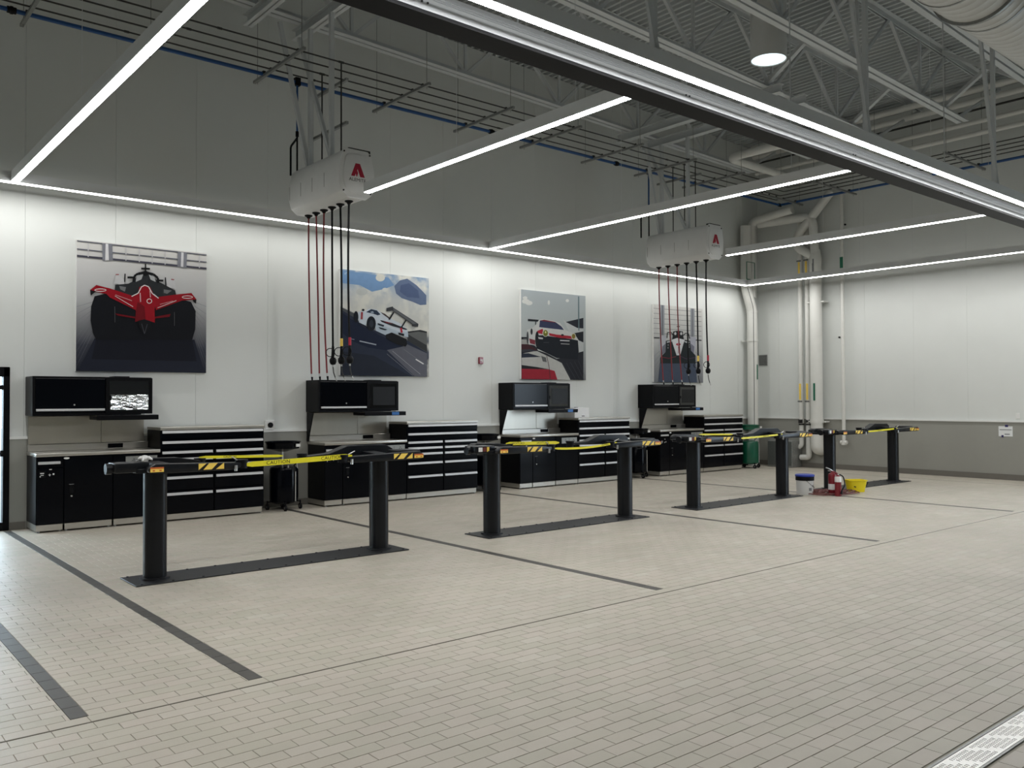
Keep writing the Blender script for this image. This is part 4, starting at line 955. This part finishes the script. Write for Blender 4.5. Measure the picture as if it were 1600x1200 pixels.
MB().tube([(18.40,12.69,4.72),(18.40,12.69,5.16),(18.74,12.69,5.16),(18.74,12.69,4.72),(18.40,12.69,4.72)],.012,n=6).build('clamp_frame','green_label',t)
t=thing('main_drain_pipe','thick white drain pipe on the end wall with elbows at the top','pipe',(XP-.02,11.24,.42))
MB().tube(rounded([(XP+.0,11.24,5.05),(XP,11.24,.62),(XP+.0,11.24,.50),(XP+.19,11.24,.46)],.14),.145,n=28).build('pipe','pvc_white',t)
MB().tube(rounded([(XP,11.24,5.0),(XP-.1,11.24,6.15),(XP-.12,11.75,6.17),(XP-.2,12.7,6.18)],.28,8),[.13]*12+[.10]*8 if False else .105,n=20).build('top_elbow','pvc_white',t)
MB().lathe([(.145,5.0),(.15,5.0),(.15,5.12),(.11,5.35),(.105,5.35)],(XP,11.24),28).build('reducer','pvc_white',t)
MB().tube(rounded([(XP,11.3,5.2),(XP-.15,11.66,5.45),(XP-.15,11.62,5.75),(XP,10.8,6.7)],.14,6),.105,n=20).build('branch_pipe','pvc_white',t)
MB().box(XP-.02,11.02,1.13,XP+.2,11.46,1.16).box(XP-.02,11.02,4.05,XP+.2,11.46,4.08).build('bracket','pvc_white',t)
MB().lathe([(.146,1.1),(.156,1.1),(.156,1.2),(.146,1.2)],(XP,11.24),28).build('collar','pvc_white',t)
MB().box(XP-.149,11.195,1.66,XP-.1455,11.245,2.08).build('label_strip','green_label',t,smooth=False)
MB().box(XP-.149,11.20,px(1271,428,0,XP).z,XP-.1455,11.245,px(1271,406,0,XP).z).build('label_strip','grey_print',t,smooth=False)
for nm,y,r,pts,lab in (('gas_pipe',11.72,.058,[(11.72,6.3),(11.72,.72),(11.72,.55),(11.80,.5)],'white gas pipe with yellow labels next to the grey metal box'),('gas_pipe',11.52,.068,[(11.52,6.3),(11.52,.40),(11.52,.26),(11.75,.25)],'white gas pipe with yellow labels beside the thick drain pipe')):
    XP=19.25; t=thing(nm,lab,'pipe',(XP,y,.25),'yellow-labelled gas pipes')
    MB().tube(rounded([(XP,a,b) for a,b in pts],.10),r,n=18).build('pipe','pvc_white',t)
    MB().box(XP-r-.003,y-.03,1.68,XP-r+.002,y+.022,2.08).build('yellow_label','yellow_print',t,smooth=False)
    MB().box(XP-r-.003,y-.03,px(1250,430,0,XP).z,XP-r+.002,y+.022,px(1250,410,0,XP).z).build('yellow_label','yellow_print',t,smooth=False)
    mb=MB()
    for zz in (1.62,px(1250,410,0,XP).z+.01):
        for j in range(5): mb.box(XP-r-.004,y-.06+.026*j,zz,XP-r,y-.045+.026*j,zz+.035)
    mb.build('arrow_band','black_print',t,smooth=False)
    MB().lathe([(r,1.05),(r+.012,1.05),(r+.012,1.09),(r,1.09)],(XP,y),18).build('coupling','iron_pipe',t)
    MB().box(XP-.06,y-.05,1.10,XP+.02,y+.05,1.19).cyl((XP-.10,y,1.15),(XP-.05,y,1.15),.03,n=10).build('valve','iron_pipe',t)
XP=19.15
t=thing('conduit_pipe','thin white pipe with a green label on the end wall','pipe',(XP+.08,10.6,.6))
MB().cyl((XP+.1,10.6,.66),(XP+.1,10.6,6.6),.042,n=14).build('pipe','pvc_white',t)
MB().cyl((XP+.1,10.6,.60),(XP+.1,10.6,.68),.062,n=14).cyl((XP+.1,10.52,.66),(XP+.1,10.68,.66),.045,n=14).build('foot_fitting','pvc_white',t)
MB().tube(arc((XP+.1,10.74,.68),0,2*math.pi,.05,(0,1,0),(0,0,1),14),.008,n=6).build('ring_handle','galvanised',t)
MB().box(XP+.055,10.555,px(1313,421,0,XP).z,XP+.058,10.635,px(1313,401,0,XP).z).build('green_label','green_label',t,smooth=False)
# ceiling pipes along the end wall
for i,(y0,z,r,x,l) in enumerate(((10.1,8.05,.07,18.55,'white sprinkler main high under the roof by the end wall'),(9.6,7.83,.06,18.6,'second white pipe below the sprinkler main'),(9.5,7.62,.022,18.5,'thin dark pipe among the white end wall pipes'),(9.4,7.43,.05,18.7,'third white pipe below the sprinkler main'),(9.3,7.2,.05,18.75,'lowest white pipe under the sprinkler main'))):
    tag(MB().cyl((x,12.6,z-.02),(x,-3,z-.02),r,n=14).build('ceiling_pipe','iron_pipe' if r<.03 else 'pvc_white'),l,'pipe','pipes under the roof along the end wall')
t=thing('bent_pipe','white bent pipe under the roof above the fourth hose reel','pipe',(15.2,10.6,6.9))
MB().tube(rounded([(18.7,9.0,6.95),(15.6,9.0,6.95),(15.6,11.2,6.95),(18.5,11.2,6.92)],.25,8),.085,n=18).build('pipe','pvc_white',t)
MB().box(17.0,8.905,6.93,17.3,8.912,6.99).build('green_label','green_label',t,smooth=False)

# ================================================================= SMALL THINGS ON WALLS AND FLOOR
a,b=px(1220,688,0,18.95),px(1253,729,0,18.95)
t=thing('metal_box','grey metal floor cabinet against the end wall beside the gas pipes','cabinet',(19.1,12.1,0))
MB().box(18.92,11.78,.002,19.34,12.48,.66).build('body','galvanised',t,bevel=.006)
MB().box(18.905,11.8,.05,18.919,12.46,.64).build('front_panel','panel_grey',t,bevel=.003)
def wall_item(name,label,cat,x,z): return thing(name,label,cat,(x,D-.001,z))
c=px(750,563.5,1,D); t=wall_item('fire_alarm_pull','small red fire alarm pull station on the white wall','alarm',c.x,c.z)
MB().box(c.x-.05,D-.045,c.z-.065,c.x+.05,D-.001,c.z+.065).build('body','red_paint',t,bevel=.008)
MB().box(c.x-.03,D-.05,c.z+.0,c.x+.03,D-.0455,c.z+.02).box(c.x+.005,D-.05,c.z-.03,c.x+.025,D-.0455,c.z-.01).build('pull_handle','white_print',t,smooth=False)
c=px(421,664,1,D); t=wall_item('wall_outlet','white square outlet with a round black socket beside the first drawer chest','outlet',c.x,c.z)
MB().box(c.x-.075,D-.03,c.z-.075,c.x+.075,D-.001,c.z+.075).build('plate','white_print',t,bevel=.006)
MB().cyl((c.x,D-.05,c.z),(c.x,D-.0305,c.z),.042,n=20).build('socket','black_rubber',t)
t=thing('air_grille','small square grey air grille on the end wall near the corner pipe','grille',(XR,12.9,2.57))
MB().box(XR-.02,12.77,2.57,XR-.001,13.02,2.85).build('frame','galvanised',t,bevel=.003)
for k in range(9): MB().box(XR-.028,12.785,2.59+k*.028,XR-.0205,13.005,2.603+k*.028).build('louvre','wheel_grey',t,smooth=False)
t=thing('paper_notice','white paper notice held with dark blue tape on the grey wainscot','notice',(XR-.031,7.08,.9))
MB().box(XR-.034,6.945,.905,XR-.031,7.215,1.115).build('sheet','exit_paper',t,smooth=False)
MB().box(XR-.0355,6.965,1.035,XR-.0345,7.195,1.05).box(XR-.0355,7.0,.94,XR-.0345,7.1,.96).build('printed_lines','grey_print',t,smooth=False)
MB().box(XR-.037,7.03,1.10,XR-.0346,7.09,1.145).box(XR-.037,7.12,.885,XR-.0346,7.16,.93).build('tape_piece','blue_tape',t,smooth=False)
t=thing('end_wall_outlet','small white outlet plate on the end wall above the paper notice','outlet',(XR,6.86,1.28))
MB().box(XR-.012,6.81,1.27,XR-.001,6.89,1.39).build('plate','cap_white',t,bevel=.004)
MB().box(XR-.0145,6.83,1.285,XR-.0125,6.87,1.32).box(XR-.0145,6.83,1.34,XR-.0125,6.87,1.375).build('socket_faces','white_print',t,smooth=False)
for k,(pxx,pyy) in enumerate(((1312,527),(1321,351))):
    c=px(pxx,pyy,0,XR); tag(MB().cyl((XR-.03,c.y,c.z),(XR-.0005,c.y,c.z),.022,n=10).build('wall_sensor','black_rubber'),'tiny black sensor button on the end wall '+('below the conduit label' if k==0 else 'high beside the conduit'),'sensor')
# pail
c=(13.82,8.36); t=thing('paint_pail','white plastic pail with a black rim band and blue lid beside the third lift','pail',(c[0],c[1],0))
MB().lathe([(0,.0),(.135,.0),(.14,.01),(.152,.26),(.15,.262)],c,28).build('bucket','bucket_white',t)
MB().lathe([(.153,.255),(.160,.257),(.160,.335),(.15,.337)],c,28).build('rim_band','black_rubber',t)
MB().lathe([(.162,.325),(.168,.33),(.168,.35),(.155,.36),(.14,.352),(0,.352)],c,28).build('lid','blue_lid',t)
mb=MB()
for q,z,w,h in ((-60,.10,.05,.09),(-95,.15,.035,.03),(-120,.08,.06,.05),(-40,.16,.03,.03),(-80,.05,.02,.02)):
    an=R(q+10); r=.150
    d=Vector((math.cos(an),math.sin(an),0)); e=Vector((-d.y,d.x,0)); p=Vector((c[0],c[1],z))+d*(r-.14*0+.0005-.012*(1-z/.26)+.003)
    mb.add([p-e*w/2,p+e*w/2,p+e*w/2+Vector((0,0,h)),p-e*w/2+Vector((0,0,h))],[(0,1,2,3)])
mb.build('printed_patches','grey_print',t,smooth=False)
MB().tube([(c[0]+.16*math.cos(q),c[1]+.16*math.sin(q),.29-.16*math.sin((q+R(150))/R(180)*math.pi)) for q in [R(-150+180*j/16) for j in range(17)]],.004,n=6).build('bail_handle','black_rubber',t)
# fire extinguishers
def extinguisher(c,h,r,label,front):
    t=thing('fire_extinguisher',label,'extinguisher',(c[0],c[1],0),'red fire extinguishers on the floor')
    MB().lathe([(0,.0),(r*.9,.0),(r,.012),(r,h*.80),(r*.86,h*.86),(r*.4,h*.90),(r*.34,h*.93)],c,24).build('cylinder','red_paint',t)
    MB().cyl((c[0],c[1],h*.90),(c[0],c[1],h*.97),r*.36,n=12).build('valve','bright_steel',t)
    MB().tube(rounded([(c[0]+.01,c[1],h*.95),(c[0]-.05,c[1]+.03,h*1.05),(c[0]-.11,c[1]+.06,h*1.10)],.03),.012,n=8).tube([(c[0],c[1],h*.94),(c[0]-.08,c[1]+.04,h*.98)],.008,n=8).build('lever','bright_steel' if not front else 'red_paint',t)
    MB().tube(rounded([(c[0]+.02,c[1]-.02,h*.94),(c[0]+.09,c[1]-.05,h*.86),(c[0]+.05,c[1]-.05-r,h*.5),(c[0]-.02,c[1]-.03-r,h*.28)],.06),.011,n=8).build('hose','black_rubber',t)
    MB().cyl((c[0]-.02,c[1]-.03-r,h*.30),(c[0]-.045,c[1]-.03-r,h*.12),.012,.022,n=10).build('horn','black_rubber',t)
    if front:
        MB().lathe([(r+.001,h*.62),(r+.0012,h*.8),(r*.87,h*.862)],c,24).build('shoulder_label','white_print',t)
    else: MB().lathe([(r+.001,h*.22),(r+.001,h*.45)],c,24).build('label_band','white_print',t)
extinguisher((14.12,8.0),.44,.072,'red fire extinguisher with a bright metal lever standing in the coiled cord',False)
extinguisher((14.02,7.84),.40,.056,'red fire extinguisher with a white shoulder label in front of the other',True)
# yellow tub
c=(14.93,8.0); t=thing('yellow_tub','yellow rectangular plastic tub with a black handle on the floor','tub',(c[0],c[1],0))
a=R(-35); ca,sa=math.cos(a),math.sin(a)
def T(u,v,z): return (c[0]+u*ca-v*sa, c[1]+u*sa+v*ca, z)
mb=MB(); lv=[]
def ringv(u,v,z): return [T(x,y,z) for x,y in rrect(-u,-v,u,v,.035,3)]
lev=[ringv(.135,.085,.0),ringv(.165,.115,.20),ringv(.178,.128,.205),ringv(.178,.128,.22),ringv(.160,.110,.22),ringv(.13,.08,.012)]
n=len(lev[0]); vs=[q for l in lev for q in l]; fs_=[tuple(reversed(range(n)))]
for i in range(len(lev)-1):
    for k in range(n): fs_.append((i*n+k,i*n+(k+1)%n,(i+1)*n+(k+1)%n,(i+1)*n+k))
fs_.append(tuple(range((len(lev)-1)*n,len(lev)*n)))
mb.add(vs,fs_); mb.build('body','bucket_yellow',t)
MB().tube([T(.180,-.10+.2*j/8,.185-.09*math.sin(math.pi*j/8)) for j in range(9)],.007,n=6).build('handle','black_rubber',t)
MB().add([T(-.09,-.1035,.10),T(-.05,-.1015,.085),T(-.045,-.104,.10),T(-.08,-.106,.115)],[(0,1,2,3)]).build('mark','black_print',t,smooth=False)
# coiled cord
random.seed(11); pts=[]; cx,cy=14.28,8.16
for i in range(420):
    q=i*.31; r=.20+.16*math.sin(i*.071)+.07*math.sin(i*.23); ox=.20*math.sin(i*.019)
    pts.append((cx+ox+r*1.25*math.cos(q)*.95, cy-ox*.6+r*.8*math.sin(q), .012+.045*abs(math.sin(i*.37))*(1.0 if r<.3 else .5)))
tag(MB().tube(pts,.0075,n=6).build('coiled_cord','cord_brown'),'tangled coil of brownish red cord on the floor around the extinguishers','cord')
